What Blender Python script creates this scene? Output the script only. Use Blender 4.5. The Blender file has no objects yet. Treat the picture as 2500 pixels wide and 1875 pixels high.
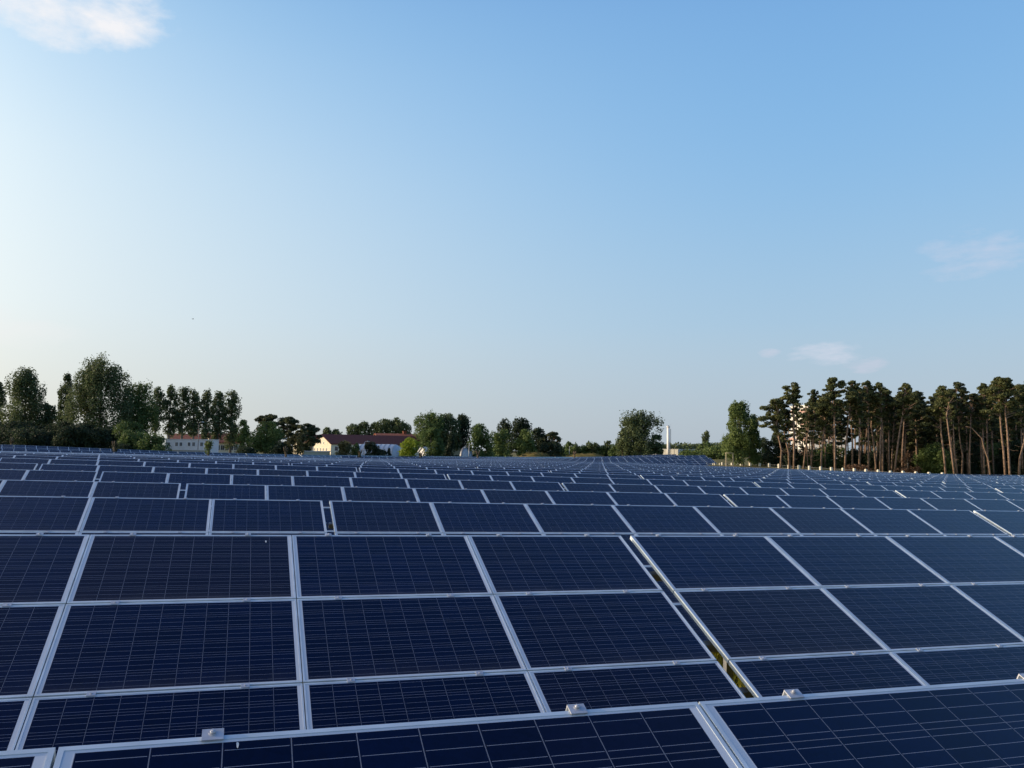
import bpy, math, random
import numpy as np
from math import sin, cos, radians, atan, pi, sqrt, hypot
from mathutils import Matrix, Vector
random.seed(7); RNG = np.random.default_rng(7)
S = bpy.context.scene; COL = S.collection
# ------------------------------------------------------------------ camera
F_PX = 2017.8; CAM_H = 3.0
YAW, PITCH, ROLL = radians(18.62), radians(4.60), radians(0.60)
def cam_axes():
    f = np.array([sin(YAW)*cos(PITCH), cos(YAW)*cos(PITCH), sin(PITCH)])
    r0 = np.array([cos(YAW), -sin(YAW), 0.0]); u0 = np.cross(r0, f)
    return r0*cos(ROLL)+u0*sin(ROLL), -r0*sin(ROLL)+u0*cos(ROLL), f
CR, CU, CF = cam_axes()
cam = bpy.data.objects.new("camera", bpy.data.cameras.new("camera")); COL.objects.link(cam)
m = Matrix.Identity(4)
for i in range(3):
    m[i][0] = CR[i]; m[i][1] = CU[i]; m[i][2] = -CF[i]
m[2][3] = CAM_H
cam.matrix_world = m
cam.data.sensor_width = 36; cam.data.lens = F_PX/2500*36
cam.data.clip_start = 0.05; cam.data.clip_end = 8000
S.camera = cam
def ray(x, y):
    v = CF*F_PX + CR*(x-1250) + CU*(937.5-y); return v/np.linalg.norm(v)
def at(x, y, d):
    """the point seen at photo pixel (x, y), d metres ahead on the ground plan"""
    v = ray(x, y); h = v[0]*sin(YAW)+v[1]*cos(YAW); v = v*(d/h)
    return Vector((v[0], v[1], v[2]+CAM_H))
# ------------------------------------------------------------------ sky, sun, exposure
SUN_AZ = radians(-69); SUN_EL = radians(15.5)       # azimuth from +Y towards +X
W = bpy.data.worlds.new("World"); S.world = W; W.use_nodes = True
nt = W.node_tree; nt.nodes.clear()
N = nt.nodes.new; L = nt.links.new
out = N('ShaderNodeOutputWorld'); bg = N('ShaderNodeBackground'); bg.inputs[1].default_value = 0.13
sky = N('ShaderNodeTexSky'); sky.sky_type = 'NISHITA'; sky.sun_disc = False
sky.sun_elevation = SUN_EL; sky.sun_rotation = SUN_AZ
sky.altitude = 0; sky.air_density = 1.0; sky.dust_density = 1.2; sky.ozone_density = 2.2
tc = N('ShaderNodeTexCoord')
def vdot(vec):
    n = N('ShaderNodeVectorMath'); n.operation = 'DOT_PRODUCT'; L(tc.outputs['Generated'], n.inputs[0]); n.inputs[1].default_value = vec
    return n.outputs['Value']
def mth(op, a, b=None, c=None, clamp=False):
    n = N('ShaderNodeMath'); n.operation = op; n.use_clamp = clamp
    for i, v in enumerate((a, b, c)):
        if v is None: continue
        if isinstance(v, (int, float)): n.inputs[i].default_value = v
        else: L(v, n.inputs[i])
    return n.outputs[0]
def wnoise(scale, detail, stretch=(1, 1, 1)):
    mp = N('ShaderNodeMapping'); mp.inputs['Scale'].default_value = stretch; L(tc.outputs['Generated'], mp.inputs[0])
    n = N('ShaderNodeTexNoise'); n.inputs['Scale'].default_value = scale; n.inputs['Detail'].default_value = detail
    n.inputs['Roughness'].default_value = .6
    L(mp.outputs[0], n.inputs['Vector']); return n.outputs[0]
cur = sky.outputs[0]
def mixc(fac, a, colb):
    n = N('ShaderNodeMix'); n.data_type = 'RGBA'; L(fac, n.inputs[0]); L(a, n.inputs[6])
    if isinstance(colb, tuple): n.inputs[7].default_value = colb
    else: L(colb, n.inputs[7])
    return n.outputs[2]
SKYC = 1/0.13
# pale evening air: whiter towards the horizon and the sun's side, clear blue away from it
def lin(c): return tuple(((v/255)/12.92 if v/255 <= .04045 else ((v/255+.055)/1.055)**2.4) for v in c)+(1,)
zc = N('ShaderNodeSeparateXYZ'); L(tc.outputs['Generated'], zc.inputs[0])
def skyramp(stops):
    r = N('ShaderNodeValToRGB'); L(zc.outputs[2], r.inputs[0]); e = r.color_ramp.elements
    r.color_ramp.interpolation = 'B_SPLINE'
    e[0].position = stops[0][0]; e[0].color = lin(stops[0][1]); e[1].position = stops[-1][0]; e[1].color = lin(stops[-1][1])
    for p_, c_ in stops[1:-1]:
        q_ = e.new(p_); q_.color = lin(c_)
    return r.outputs[0]
away = skyramp([(0, (180, 193, 206)), (.07, (182, 199, 215)), (.15, (174, 205, 228)), (.306, (143, 194, 238)), (.465, (127, 181, 233)), (.6, (104, 156, 222)), (.8, (66, 112, 188)), (1, (48, 88, 165))])
sunw = skyramp([(0, (222, 222, 215)), (.07, (230, 233, 228)), (.15, (237, 247, 249)), (.306, (225, 245, 255)), (.42, (188, 224, 252)), (.5, (162, 207, 243)), (.62, (122, 170, 228)), (.8, (78, 122, 196)), (1, (50, 88, 165))])
sd = vdot((sin(SUN_AZ), cos(SUN_AZ), 0.0))
tt = mth('POWER', mth('DIVIDE', mth('ADD', sd, .34), .90, clamp=True), 1.7)
grad = mixc(tt, away, sunw)
fac_ = N('ShaderNodeValue'); fac_.outputs[0].default_value = .88
gs_ = N('ShaderNodeVectorMath'); gs_.operation = 'SCALE'; L(grad, gs_.inputs[0]); gs_.inputs['Scale'].default_value = SKYC
glow = mth('MULTIPLY', mth('POWER', mth('MAXIMUM', vdot((sin(SUN_AZ)*cos(SUN_EL), cos(SUN_AZ)*cos(SUN_EL), sin(SUN_EL))), 0.0), 7.0), 1.0, clamp=True)
cur = mixc(fac_.outputs[0], cur, gs_.outputs[0])
cur = mixc(glow, cur, (3.4*SKYC, 2.9*SKYC, 2.2*SKYC, 1))
def cloud(px, py, wx, wy, colr, dens, scale, thr, soft, stretch=(1, 1, 2)):
    global cur
    c = ray(px, py); rr = np.cross(c, [0, 0, 1.0]); rr /= np.linalg.norm(rr); uu = np.cross(rr, c)
    a = mth('DIVIDE', vdot(tuple(rr)), wx/F_PX); b = mth('DIVIDE', vdot(tuple(uu)), wy/F_PX)
    r2 = mth('ADD', mth('MULTIPLY', a, a), mth('MULTIPLY', b, b))
    front = mth('GREATER_THAN', vdot(tuple(c)), 0.5)
    env = mth('SUBTRACT', 1.0, r2, clamp=True)
    n = wnoise(scale, 9, stretch)
    v = mth('ADD', n, mth('MULTIPLY', env, 0.42))
    k = mth('DIVIDE', mth('SUBTRACT', v, thr), soft, clamp=True)
    k = mth('MULTIPLY', mth('MULTIPLY', k, mth('MULTIPLY', env, 2.2, clamp=True)), mth('MULTIPLY', front, dens), clamp=True)
    cur = mixc(k, cur, tuple(v*SKYC for v in colr)+(1,))
cloud(90, -25, 290, 135, (.93, .92, .94), 0.95, 10, .67, .26)
cloud(2390, 625, 150, 80, (.62, .66, .80), .48, 24, .69, .34, (1, 1, 3))
cloud(2015, 862, 110, 34, (.68, .71, .82), .55, 32, .65, .34, (1, 1, 4))
cloud(1878, 862, 34, 14, (.66, .66, .78), .40, 30, .60, .25, (1, 1, 4))
cloud(2110, 892, 60, 26, (.64, .64, .76), .40, 30, .66, .25, (1, 1, 4))
cloud(20, 800, 170, 60, (.90, .88, .88), .3, 12, .62, .4, (1, 1, 3))
L(cur, bg.inputs[0]); L(bg.outputs[0], out.inputs[0])
sl = bpy.data.lights.new("sun", 'SUN'); sl.energy = 5.0; sl.angle = radians(0.5); sl.color = (1.0, 0.80, 0.58)
so = bpy.data.objects.new("sun", sl); COL.objects.link(so)
sdir = Vector((sin(SUN_AZ)*cos(SUN_EL), cos(SUN_AZ)*cos(SUN_EL), sin(SUN_EL)))
so.rotation_euler = sdir.to_track_quat('Z', 'Y').to_euler(); so.location = (-40, 20, 40)
S.view_settings.view_transform = 'Standard'; S.view_settings.look = 'None'
S.view_settings.gamma = 1; S.view_settings.exposure = 0.0
S.render.engine = 'CYCLES'
# ------------------------------------------------------------------ helpers
MATS = {}
def rgba(c): return (c[0], c[1], c[2], 1)
def mat(name, colr, rough=.6, metal=0., var=0., vscale=3., col2=None, spec=.5, bump=0., detail=4):
    if name in MATS: return MATS[name]
    M = bpy.data.materials.new(name); M.use_nodes = True; t = M.node_tree; b = t.nodes['Principled BSDF']
    b.inputs['Base Color'].default_value = rgba(colr); b.inputs['Roughness'].default_value = rough
    b.inputs['Metallic'].default_value = metal; b.inputs['Specular IOR Level'].default_value = spec
    if var or col2 or bump:
        g = t.nodes.new('ShaderNodeNewGeometry'); n = t.nodes.new('ShaderNodeTexNoise'); n.inputs['Scale'].default_value = vscale
        n.inputs['Detail'].default_value = detail; t.links.new(g.outputs['Position'], n.inputs['Vector'])
        r = t.nodes.new('ShaderNodeValToRGB'); c2 = col2 or tuple(v*(1-var) for v in colr)
        r.color_ramp.elements[0].position = .36; r.color_ramp.elements[1].position = .64
        r.color_ramp.elements[0].color = rgba(c2); r.color_ramp.elements[1].color = rgba(colr)
        t.links.new(n.outputs[0], r.inputs[0]); t.links.new(r.outputs[0], b.inputs['Base Color'])
        if bump:
            bm = t.nodes.new('ShaderNodeBump'); bm.inputs['Strength'].default_value = bump; t.links.new(n.outputs[0], bm.inputs['Height'])
            t.links.new(bm.outputs[0], b.inputs['Normal'])
    MATS[name] = M; return M
def leafmat(name, c1, c2, scale=.5):
    if name in MATS: return MATS[name]
    M = bpy.data.materials.new(name); M.use_nodes = True; t = M.node_tree; b = t.nodes['Principled BSDF']
    b.inputs['Roughness'].default_value = .65; b.inputs['Specular IOR Level'].default_value = .25
    g = t.nodes.new('ShaderNodeNewGeometry'); n = t.nodes.new('ShaderNodeTexNoise'); n.inputs['Scale'].default_value = scale
    n.inputs['Detail'].default_value = 3; t.links.new(g.outputs['Position'], n.inputs['Vector'])
    ad = t.nodes.new('ShaderNodeMath'); ad.operation = 'MULTIPLY_ADD'; ad.inputs[1].default_value = .35; t.links.new(g.outputs['Random Per Island'], ad.inputs[0]); 
    sb = t.nodes.new('ShaderNodeMath'); sb.operation = 'SUBTRACT'; sb.inputs[1].default_value = .17; t.links.new(n.outputs[0], sb.inputs[0]); t.links.new(sb.outputs[0], ad.inputs[2])
    r = t.nodes.new('ShaderNodeValToRGB'); r.color_ramp.elements[0].position = .25; r.color_ramp.elements[1].position = .75
    r.color_ramp.elements[0].color = rgba(c1); r.color_ramp.elements[1].color = rgba(c2)
    t.links.new(ad.outputs[0], r.inputs[0]); t.links.new(r.outputs[0], b.inputs['Base Color'])
    tr = t.nodes.new('ShaderNodeBsdfTranslucent'); t.links.new(r.outputs[0], tr.inputs[0])
    mx = t.nodes.new('ShaderNodeMixShader'); mx.inputs[0].default_value = .38
    o = t.nodes['Material Output']; t.links.new(b.outputs[0], mx.inputs[1]); t.links.new(tr.outputs[0], mx.inputs[2]); t.links.new(mx.outputs[0], o.inputs[0])
    MATS[name] = M; return M
class MB:
    def __init__(s): s.v = []; s.f = []; s.mi = []; s.uv = []; s.smooth = []
    def face(s, pts, mi=0, uv=None, smooth=False):
        b = len(s.v); s.v += [tuple(p) for p in pts]; s.f.append(tuple(range(b, b+len(pts)))); s.mi.append(mi); s.smooth.append(smooth)
        s.uv += uv or [(-9., -9.)]*len(pts)
    def box(s, x0, x1, y0, y1, z0, z1, mi=0, M=None, skip=()):
        P = [Vector(p) for p in ((x0,y0,z0),(x1,y0,z0),(x1,y1,z0),(x0,y1,z0),(x0,y0,z1),(x1,y0,z1),(x1,y1,z1),(x0,y1,z1))]
        if M is not None: P = [M @ p for p in P]
        for i, q in enumerate(((3,2,1,0),(4,5,6,7),(0,1,5,4),(1,2,6,5),(2,3,7,6),(3,0,4,7))):
            if i in skip: continue
            s.face([P[k] for k in q], mi)
    def tube(s, pts, rad, n=7, mi=0, cap=True):
        rings = []
        pts = [Vector(p) for p in pts]
        for i, p in enumerate(pts):
            t = (pts[min(i+1, len(pts)-1)]-pts[max(i-1, 0)]).normalized()
            a = t.cross(Vector((0.3, 1, 0.1))).normalized(); b = t.cross(a)
            r0 = len(s.v)
            for k in range(n):
                an = 2*pi*k/n; s.v.append(tuple(p+(a*cos(an)+b*sin(an))*rad[i]))
            rings.append(r0)
        for i in range(len(rings)-1):
            for k in range(n):
                s.f.append((rings[i]+k, rings[i]+(k+1) % n, rings[i+1]+(k+1) % n, rings[i+1]+k)); s.mi.append(mi); s.smooth.append(True); s.uv += [(-9., -9.)]*4
        if cap:
            s.f.append(tuple(rings[-1]+k for k in range(n))); s.mi.append(mi); s.smooth.append(False); s.uv += [(-9., -9.)]*n
            s.f.append(tuple(rings[0]+n-1-k for k in range(n))); s.mi.append(mi); s.smooth.append(False); s.uv += [(-9., -9.)]*n
    def mesh(s, name, mats, uv=False, tint=None):
        me = bpy.data.meshes.new(name); me.from_pydata(s.v, [], s.f)
        for M in (mats if isinstance(mats, (list, tuple)) else [mats]): me.materials.append(M)
        me.polygons.foreach_set('material_index', s.mi); me.polygons.foreach_set('use_smooth', s.smooth)
        if uv:
            l = me.uv_layers.new(name='UVMap'); l.data.foreach_set('uv', [c for q in s.uv for c in q])
        if tint is not None:
            a = me.attributes.new('tint', 'FLOAT', 'FACE'); a.data.foreach_set('value', tint if isinstance(tint, list) else [tint]*len(s.f))
        me.update(); return me
    def build(s, name, mats, parent=None, **k):
        return link(name, s.mesh(name, mats, **k), parent)
def link(name, me, parent=None):
    o = bpy.data.objects.new(name, me); COL.objects.link(o)
    if parent is not None: o.parent = parent
    return o
def empty(name, loc, label, cat, group=None):
    o = bpy.data.objects.new(name, None); COL.objects.link(o); o.location = loc; o.empty_display_size = .3
    return tag(o, label, cat, group)
def tag(o, label, cat, group=None, kind=None):
    if label: o['label'] = label
    if cat: o['category'] = cat
    if group: o['group'] = group
    if kind: o['kind'] = kind
    return o
# ------------------------------------------------------------------ terrain: height of the tables' top edges, thin-plate spline
ROWY = [2.163, 7.888, 13.602, 19.309, 24.884, 30.161, 35.817]
for k in range(7, 60): ROWY.append(35.817+5.66*(k-6))
Z0 = [-.691, -.783, -.795, -.815, -.766, -.707, -.655, -.66]
CP = []
for k in range(8):
    w = 4+ROWY[k]
    for X in (-w*.5-3, 0, w*.6, w+6):
        CP.append((X, ROWY[k], Z0[k]-.0241*X))
def cp(x, y, d, top=True):
    p = at(x, y, d); CP.append((p.x, p.y, p.z-CAM_H+(0 if top else 2.25)))
# middle of the field (a shallow trough)
for x, y, d in ((0, 1102, 100), (235, 1107.5, 95), (235, 1107, 125), (600, 1117, 95), (600, 1116.5, 130), (950, 1124, 95), (950, 1120.5, 140), (950, 1119.3, 175),
                (1300, 1130, 95), (1300, 1123, 150), (1300, 1119, 210), (1600, 1136, 100), (1600, 1128, 150), (1650, 1119, 210), (1800, 1143, 100), (2000, 1150, 112), (2300, 1161, 112), (2500, 1166, 112), (1870, 1142.5, 120), (2000, 1148, 125), (2150, 1152, 131), (2300, 1155, 137), (2500, 1158.5, 142), (2680, 1161, 150),
                (0, 1103, 134), (235, 1107, 145)): cp(x, y, d)
# the last rows, standing on a slight rise
for x, y, d in ((-80, 1082, 144), (0, 1085, 146), (150, 1090, 150), (300, 1097.5, 155), (450, 1103, 158), (600, 1107, 165), (750, 1110.5, 175), (900, 1112, 195), (1200, 1115, 240),
                (1450, 1115.5, 280), (1600, 1110, 285), (1700, 1108, 285), (1750, 1112, 280), (1765, 1131, 150),
                (0, 1094.5, 140), (450, 1109, 152), (750, 1115.5, 168)): cp(x, y, d)
for x, y, d in ((1800, 1136, 178), (2000, 1145, 172), (2150, 1152, 172), (2300, 1166, 178), (2500, 1172, 178), (2700, 1175, 180), (2000, 1142, 215), (2400, 1152, 225)): cp(x, y, d, False)
for x, y, d in ((-100, 1112, 220), (300, 1112, 230), (700, 1114, 250), (1100, 1118, 300), (1550, 1118, 400), (1750, 1118, 420)): cp(x, y, d, False)
CPa = np.array(CP); 
def _U(r2): return np.where(r2 > 1e-9, r2*np.log(np.maximum(r2, 1e-9)), 0)
_sc = 100.0; _P = CPa[:, :2]/_sc; _n = len(_P)
_K = _U(((_P[:, None]-_P[None])**2).sum(-1)) + np.eye(_n)*0.0006
_A = np.zeros((_n+3, _n+3)); _A[:_n, :_n] = _K; _A[:_n, _n] = 1; _A[:_n, _n+1:] = _P; _A[_n, :_n] = 1; _A[_n+1:, :_n] = _P.T
_w = np.linalg.solve(_A, np.concatenate([CPa[:, 2], [0, 0, 0]]))
def ztop_arr(X, Y):
    q = np.stack([np.ravel(X), np.ravel(Y)], 1)/_sc
    r2 = ((q[:, None]-_P[None])**2).sum(-1)
    z = _U(r2)@_w[:_n]+_w[_n]+q@_w[_n+1:]
    # outside the surveyed part the land goes flat
    d = np.hypot(q[:, 0]-.30, q[:, 1]-1.3); t = np.clip((d-2.1)/1.6, 0, 1); t = t*t*(3-2*t)
    near = np.clip((-q[:, 1]+.0)/.3, 0, 1)
    z = np.clip(z, -4.5, 1.2)
    z = z*(1-t)+(-1.0)*t
    return z.reshape(np.shape(X))
def ztop(X, Y): return float(ztop_arr(np.array([X]), np.array([Y]))[0])
TAB_H = 2.25
def gz(X, Y): return ztop(X, Y)+CAM_H-TAB_H
gx = sorted(set([-3000, -2000, -1400, -1000, -700, -500, -380]+list(range(-300, 401, 5))+[440, 500, 600, 750, 1000, 1400, 2000, 3000]))
gy = sorted(set([-600, -300, -150, -80]+list(range(-50, 421, 5))+[450, 500, 560, 640, 750, 900, 1200, 1600, 2200, 3000, 4500]))
GX, GY = np.meshgrid(gx, gy); GZ = ztop_arr(GX, GY)+CAM_H-TAB_H
me = bpy.data.meshes.new('ground'); nx = len(gx)
me.from_pydata(list(zip(GX.ravel().tolist(), GY.ravel().tolist(), GZ.ravel().tolist())), [],
               [(j*nx+i, j*nx+i+1, (j+1)*nx+i+1, (j+1)*nx+i) for j in range(len(gy)-1) for i in range(nx-1)])
me.polygons.foreach_set('use_smooth', [True]*len(me.polygons))
me.materials.append(mat('meadow', (.10, .105, .03), .95, col2=(.17, .13, .055), vscale=.9, detail=10, spec=.1, bump=.6))
tag(link('ground', me), None, None, kind='structure')
# ------------------------------------------------------------------ solar tables
PXW, PYH, GAP, TILT = 1.665, 1.01, .104, radians(24.57)
NC, NR = 8, 4
def make_cell_mat():
    M = bpy.data.materials.new('solar_cells'); M.use_nodes = True; t = M.node_tree; b = t.nodes['Principled BSDF']
    def m_(op, a, b_=None, c=None, clamp=False):
        n = t.nodes.new('ShaderNodeMath'); n.operation = op; n.use_clamp = clamp
        for i, v in enumerate((a, b_, c)):
            if v is None: continue
            if isinstance(v, (int, float)): n.inputs[i].default_value = v
            else: t.links.new(v, n.inputs[i])
        return n.outputs[0]
    uv = t.nodes.new('ShaderNodeUVMap'); uv.uv_map = 'UVMap'; sp = t.nodes.new('ShaderNodeSeparateXYZ'); t.links.new(uv.outputs[0], sp.inputs[0])
    x = m_('SUBTRACT', sp.outputs[0], .0365); y = m_('SUBTRACT', sp.outputs[1], .0230)
    P = .1585
    ux = m_('DIVIDE', x, P); uy = m_('DIVIDE', y, P)
    fx = m_('FRACT', ux); fy = m_('FRACT', uy)
    def inside(u, n): return m_('MULTIPLY', m_('GREATER_THAN', u, 0.0), m_('LESS_THAN', u, n))
    ins = m_('MULTIPLY', inside(ux, 10.0), inside(uy, 6.0))
    g = .0026/P/2*1.0
    def gapline(f, w): return m_('MAXIMUM', m_('LESS_THAN', f, w), m_('GREATER_THAN', f, 1-w))
    gl = m_('MAXIMUM', gapline(fx, g), gapline(fy, g*.8))
    f3 = m_('FRACT', m_('MULTIPLY', fy, 3.0)); bb = m_('LESS_THAN', m_('ABSOLUTE', m_('SUBTRACT', f3, .5)), .0017*3/P/2)
    bb = m_('MULTIPLY', bb, m_('LESS_THAN', m_('ABSOLUTE', m_('SUBTRACT', fx, .5)), .47))
    # crystalline cells: each panel and each cell has its own hue; broad noise paints in purplish sky reflections
    at_ = t.nodes.new('ShaderNodeAttribute'); at_.attribute_name = 'tint'
    r1 = t.nodes.new('ShaderNodeValToRGB'); e = r1.color_ramp; e.elements[0].color = (.0004, .0030, .0190, 1); e.elements[1].color = (.0052, .0042, .0095, 1)
    e.elements.new(.55).color = (.0007, .0028, .0150, 1); n3 = t.nodes.new('ShaderNodeTexNoise'); n3.inputs['Scale'].default_value = .55; n3.inputs['Detail'].default_value = 2; g3 = t.nodes.new('ShaderNodeNewGeometry'); t.links.new(g3.outputs['Position'], n3.inputs['Vector'])
    t.links.new(m_('ADD', at_.outputs['Fac'], m_('MULTIPLY_ADD', n3.outputs[0], 1.3, -.62)), r1.inputs[0])
    cv = t.nodes.new('ShaderNodeCombineXYZ'); t.links.new(m_('FLOOR', ux), cv.inputs[0]); t.links.new(m_('FLOOR', uy), cv.inputs[1]); t.links.new(m_('MULTIPLY', at_.outputs['Fac'], 97.0), cv.inputs[2])
    wn = t.nodes.new('ShaderNodeTexWhiteNoise'); t.links.new(cv.outputs[0], wn.inputs[0])
    vo = t.nodes.new('ShaderNodeTexVoronoi'); vo.inputs['Scale'].default_value = 70; t.links.new(uv.outputs[0], vo.inputs['Vector'])
    sv = t.nodes.new('ShaderNodeSeparateColor'); t.links.new(vo.outputs['Color'], sv.inputs[0])
    br = m_('ADD', m_('MULTIPLY_ADD', wn.outputs[0], .5, .6), m_('MULTIPLY', sv.outputs[0], .35))
    vm = t.nodes.new('ShaderNodeVectorMath'); vm.operation = 'SCALE'; t.links.new(r1.outputs[0], vm.inputs[0]); t.links.new(br, vm.inputs['Scale'])
    def mix(fac, a, c):
        n = t.nodes.new('ShaderNodeMix'); n.data_type = 'RGBA'
        t.links.new(fac, n.inputs[0]) if not isinstance(fac, float) else None
        t.links.new(a, n.inputs[6]) if not isinstance(a, tuple) else setattr(n.inputs[6], 'default_value', a)
        t.links.new(c, n.inputs[7]) if not isinstance(c, tuple) else setattr(n.inputs[7], 'default_value', c)
        return n.outputs[2]
    c1 = mix(bb, vm.outputs[0], (.20, .22, .27, 1)); c2 = mix(gl, c1, (.15, .16, .19, 1)); c3 = mix(ins, (.55, .58, .62, 1), c2)
    nd = t.nodes.new('ShaderNodeTexNoise'); nd.inputs['Scale'].default_value = 4; nd.inputs['Detail'].default_value = 8; t.links.new(g3.outputs['Position'], nd.inputs['Vector'])
    low = m_('POWER', m_('SUBTRACT', 1.0, m_('DIVIDE', sp.outputs[1], .99), clamp=True), 14.0)
    dust = m_('MULTIPLY', m_('MULTIPLY_ADD', low, .22, .004), m_('MULTIPLY_ADD', nd.outputs[0], 1.6, -.25, clamp=True))
    c3 = mix(dust, c3, (.20, .185, .16, 1))
    t.links.new(c3, b.inputs['Base Color'])
    b.inputs['Roughness'].default_value = .22; b.inputs['IOR'].default_value = 1.35; b.inputs['Specular Tint'].default_value = (.55, .72, 1.0, 1); b.inputs['Specular IOR Level'].default_value = .5
    # dust streaks drift the gloss
    g_ = t.nodes.new('ShaderNodeNewGeometry'); n2 = t.nodes.new('ShaderNodeTexNoise'); n2.inputs['Scale'].default_value = 1.7; n2.inputs['Detail'].default_value = 6
    t.links.new(g_.outputs['Position'], n2.inputs['Vector']); t.links.new(m_('MULTIPLY_ADD', n2.outputs[0], .16, .04), b.inputs['Roughness'])
    return M
CELL = make_cell_mat()
ALU = mat('anodised_aluminium', (.62, .70, .75), .45, .25, var=.18, vscale=6, spec=.5)
ALU2 = mat('clamp_aluminium', (.52, .54, .58), .42, .3, var=.2, vscale=30)
STEEL = mat('galvanised_steel', (.30, .31, .32), .5, .6, var=.3, vscale=9)
PW, PH, LIP, THK = 1.658, .995, .0125, .040
def glass_into(mb, ox=0, oy=0, oz=0, M=None):
    P = [Vector((ox+a*PW, oy+b_*PH, oz-.0015)) for a, b_ in ((.0, .0), (1., .0), (1., 1.), (.0, 1.))]
    i = LIP-.003
    P = [Vector((ox+a, oy+b_, oz-.0018)) for a, b_ in ((i, i), (PW-i, i), (PW-i, PH-i), (i, PH-i))]
    if M is not None: P = [M @ p for p in P]
    mb.face(P, 0, [(i, i), (PW-i, i), (PW-i, PH-i), (i, PH-i)])
def frame_into(mb, mi=0, M=None, back=True, simple=False):
    l = LIP
    for a in ((0, PW, 0, l), (0, PW, PH-l, PH), (0, l, l, PH-l), (PW-l, PW, l, PH-l)):
        if simple:
            mb.box(*a, -THK, 0, mi, M, skip=(0,))
        else: mb.box(*a, -THK, 0, mi, M)
    if back:
        P = [Vector((l, l, -.009)), Vector((l, PH-l, -.009)), Vector((PW-l, PH-l, -.009)), Vector((PW-l, l, -.009))]
        if M is not None: P = [M @ p for p in P]
        mb.face(P, mi)
TINTS = [0.0, .12, .2, .3, .35, .42, .5, .55, .72, .85, 1.0]
def tint_pick(): return random.choice([0, 1, 2, 3, 4, 5, 6, 7, 2, 4, 6, 8, 9, 10])
GLASS = []; FULL = []; FULLC = []
def clamp_into(mb, x, mi, M=None):
    mb.box(x-.024, x+.024, PH-.012, PH+.024, .0015, .0055, mi, M); mb.box(x-.006, x+.006, PH+.004, PH+.016, .0055, .012, mi, M)
for tv in TINTS:
    a = MB(); glass_into(a); GLASS.append(a.mesh('solar_panel', CELL, uv=True, tint=tv))
    a = MB(); glass_into(a); frame_into(a, 1, simple=True); FULL.append(a.mesh('solar_panel', [CELL, ALU], uv=True, tint=tv))
    a = MB(); glass_into(a); frame_into(a, 1, simple=True)
    for cx in (.33, 1.28): clamp_into(a, cx, 1)
    FULLC.append(a.mesh('solar_panel', [CELL, ALU], uv=True, tint=tv))
a = MB(); frame_into(a); FRAME_ME = a.mesh('frame', ALU)
# end clamp: top plate over the frame, web, foot and bolt head
a = MB()
a.box(-.025, .025, -.012, .024, .0012, .0050); a.box(-.025, .025, .0205, .024, -.040, .0012); a.box(-.025, .025, .0015, .0045, -.038, .001)
a.tube([(0, .010, .005), (0, .010, .0062)], [.0100, .0100], 14); a.tube([(0, .010, .0062), (0, .010, .0125)], [.0070, .0070], 6); a.tube([(0, .010, .0125), (0, .010, .0140)], [.0038, .0030], 8)
ENDCL = a.mesh('end_clamp', ALU2)
a = MB(); a.box(-.028, .028, -.021, .021, .0012, .0048); a.box(-.028, .028, -.008, .008, -.03, .0012); a.tube([(0, 0, .0048), (0, 0, .010)], [.007, .007], 6)
MIDCL = a.mesh('middle_clamp', ALU2)
SLOPE_L = NR*PYH-.02
def uprail(y0, y1):     # C profile running up the slope, open on top
    a = MB()
    a.box(-.02, .02, y0, y1, -.084, -.081); a.box(-.02, -.017, y0, y1, -.081, -.0425); a.box(.017, .02, y0, y1, -.081, -.0425)
    a.box(-.017, -.008, y0, y1, -.0455, -.0425); a.box(.008, .017, y0, y1, -.0455, -.0425); return a
RAIL_ME = uprail(-.05, SLOPE_L+.040).mesh('rail', ALU2)
TW = NC*PXW-.015
PURL_Y = (.55, 1.75, 2.35, 3.45)
a = MB(); a.box(-.045, TW+.045, -.03, .03, -.165, -.086); PURL_ME = a.mesh('purlin', STEEL)
def slope_mat(): return Matrix.Translation((0, 0, TAB_H)) @ Matrix.Rotation(TILT, 4, 'X') @ Matrix.Translation((0, -SLOPE_L, 0))
SM = slope_mat()     # table frame: origin on the ground under the top left corner; slope frame: y up the slope
def post_me(ys):
    p = SM @ Vector((0, ys, -.165)); a = MB(); a.box(-.04, .04, p.y-.03, p.y+.03, -.5, p.z+.02); return a.mesh('post', STEEL)
POST_ME = [post_me(.55), post_me(3.45)]
POSTX = (.9, 4.8, 8.6, 12.4)
def support_mesh():
    a = MB()
    for c in range(NC):
        for rx in (.33, 1.28): a.box(c*PXW+rx-.02, c*PXW+rx+.02, -.05, SLOPE_L+.05, -.083, -.0425, 0, SM)
    for py in PURL_Y: a.box(-.045, TW+.045, py-.03, py+.03, -.165, -.086, 0, SM)
    for ys in (.55, 3.45):
        p = SM @ Vector((0, ys, -.165))
        for x in POSTX: a.box(x-.04, x+.04, p.y-.03, p.y+.03, -.5, p.z+.02)
    return a.mesh('support_frame', STEEL)
SUPPORT = support_mesh()
def pmat(c, r): return SM @ Matrix.Translation((c*PXW, (NR-1-r)*PYH, 0))
def far_mesh():
    a = MB(); tv = []
    for c in range(NC):
        for r in range(NR):
            M = pmat(c, r); n0 = len(a.f); glass_into(a, M=M); frame_into(a, 1, M, simple=True)
            if r == 0:
                for cx in (.33, 1.28): clamp_into(a, cx, 1, M)
            v = TINTS[tint_pick()]; tv += [v]*(len(a.f)-n0)
    return a.mesh('solar_table', [CELL, ALU], uv=True, tint=tv)
FARS = [far_mesh() for _ in range(5)]
def child(name, me, parent, M):
    o = bpy.data.objects.new(name, me); COL.objects.link(o); o.parent = parent; o.matrix_local = M; return o
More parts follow.
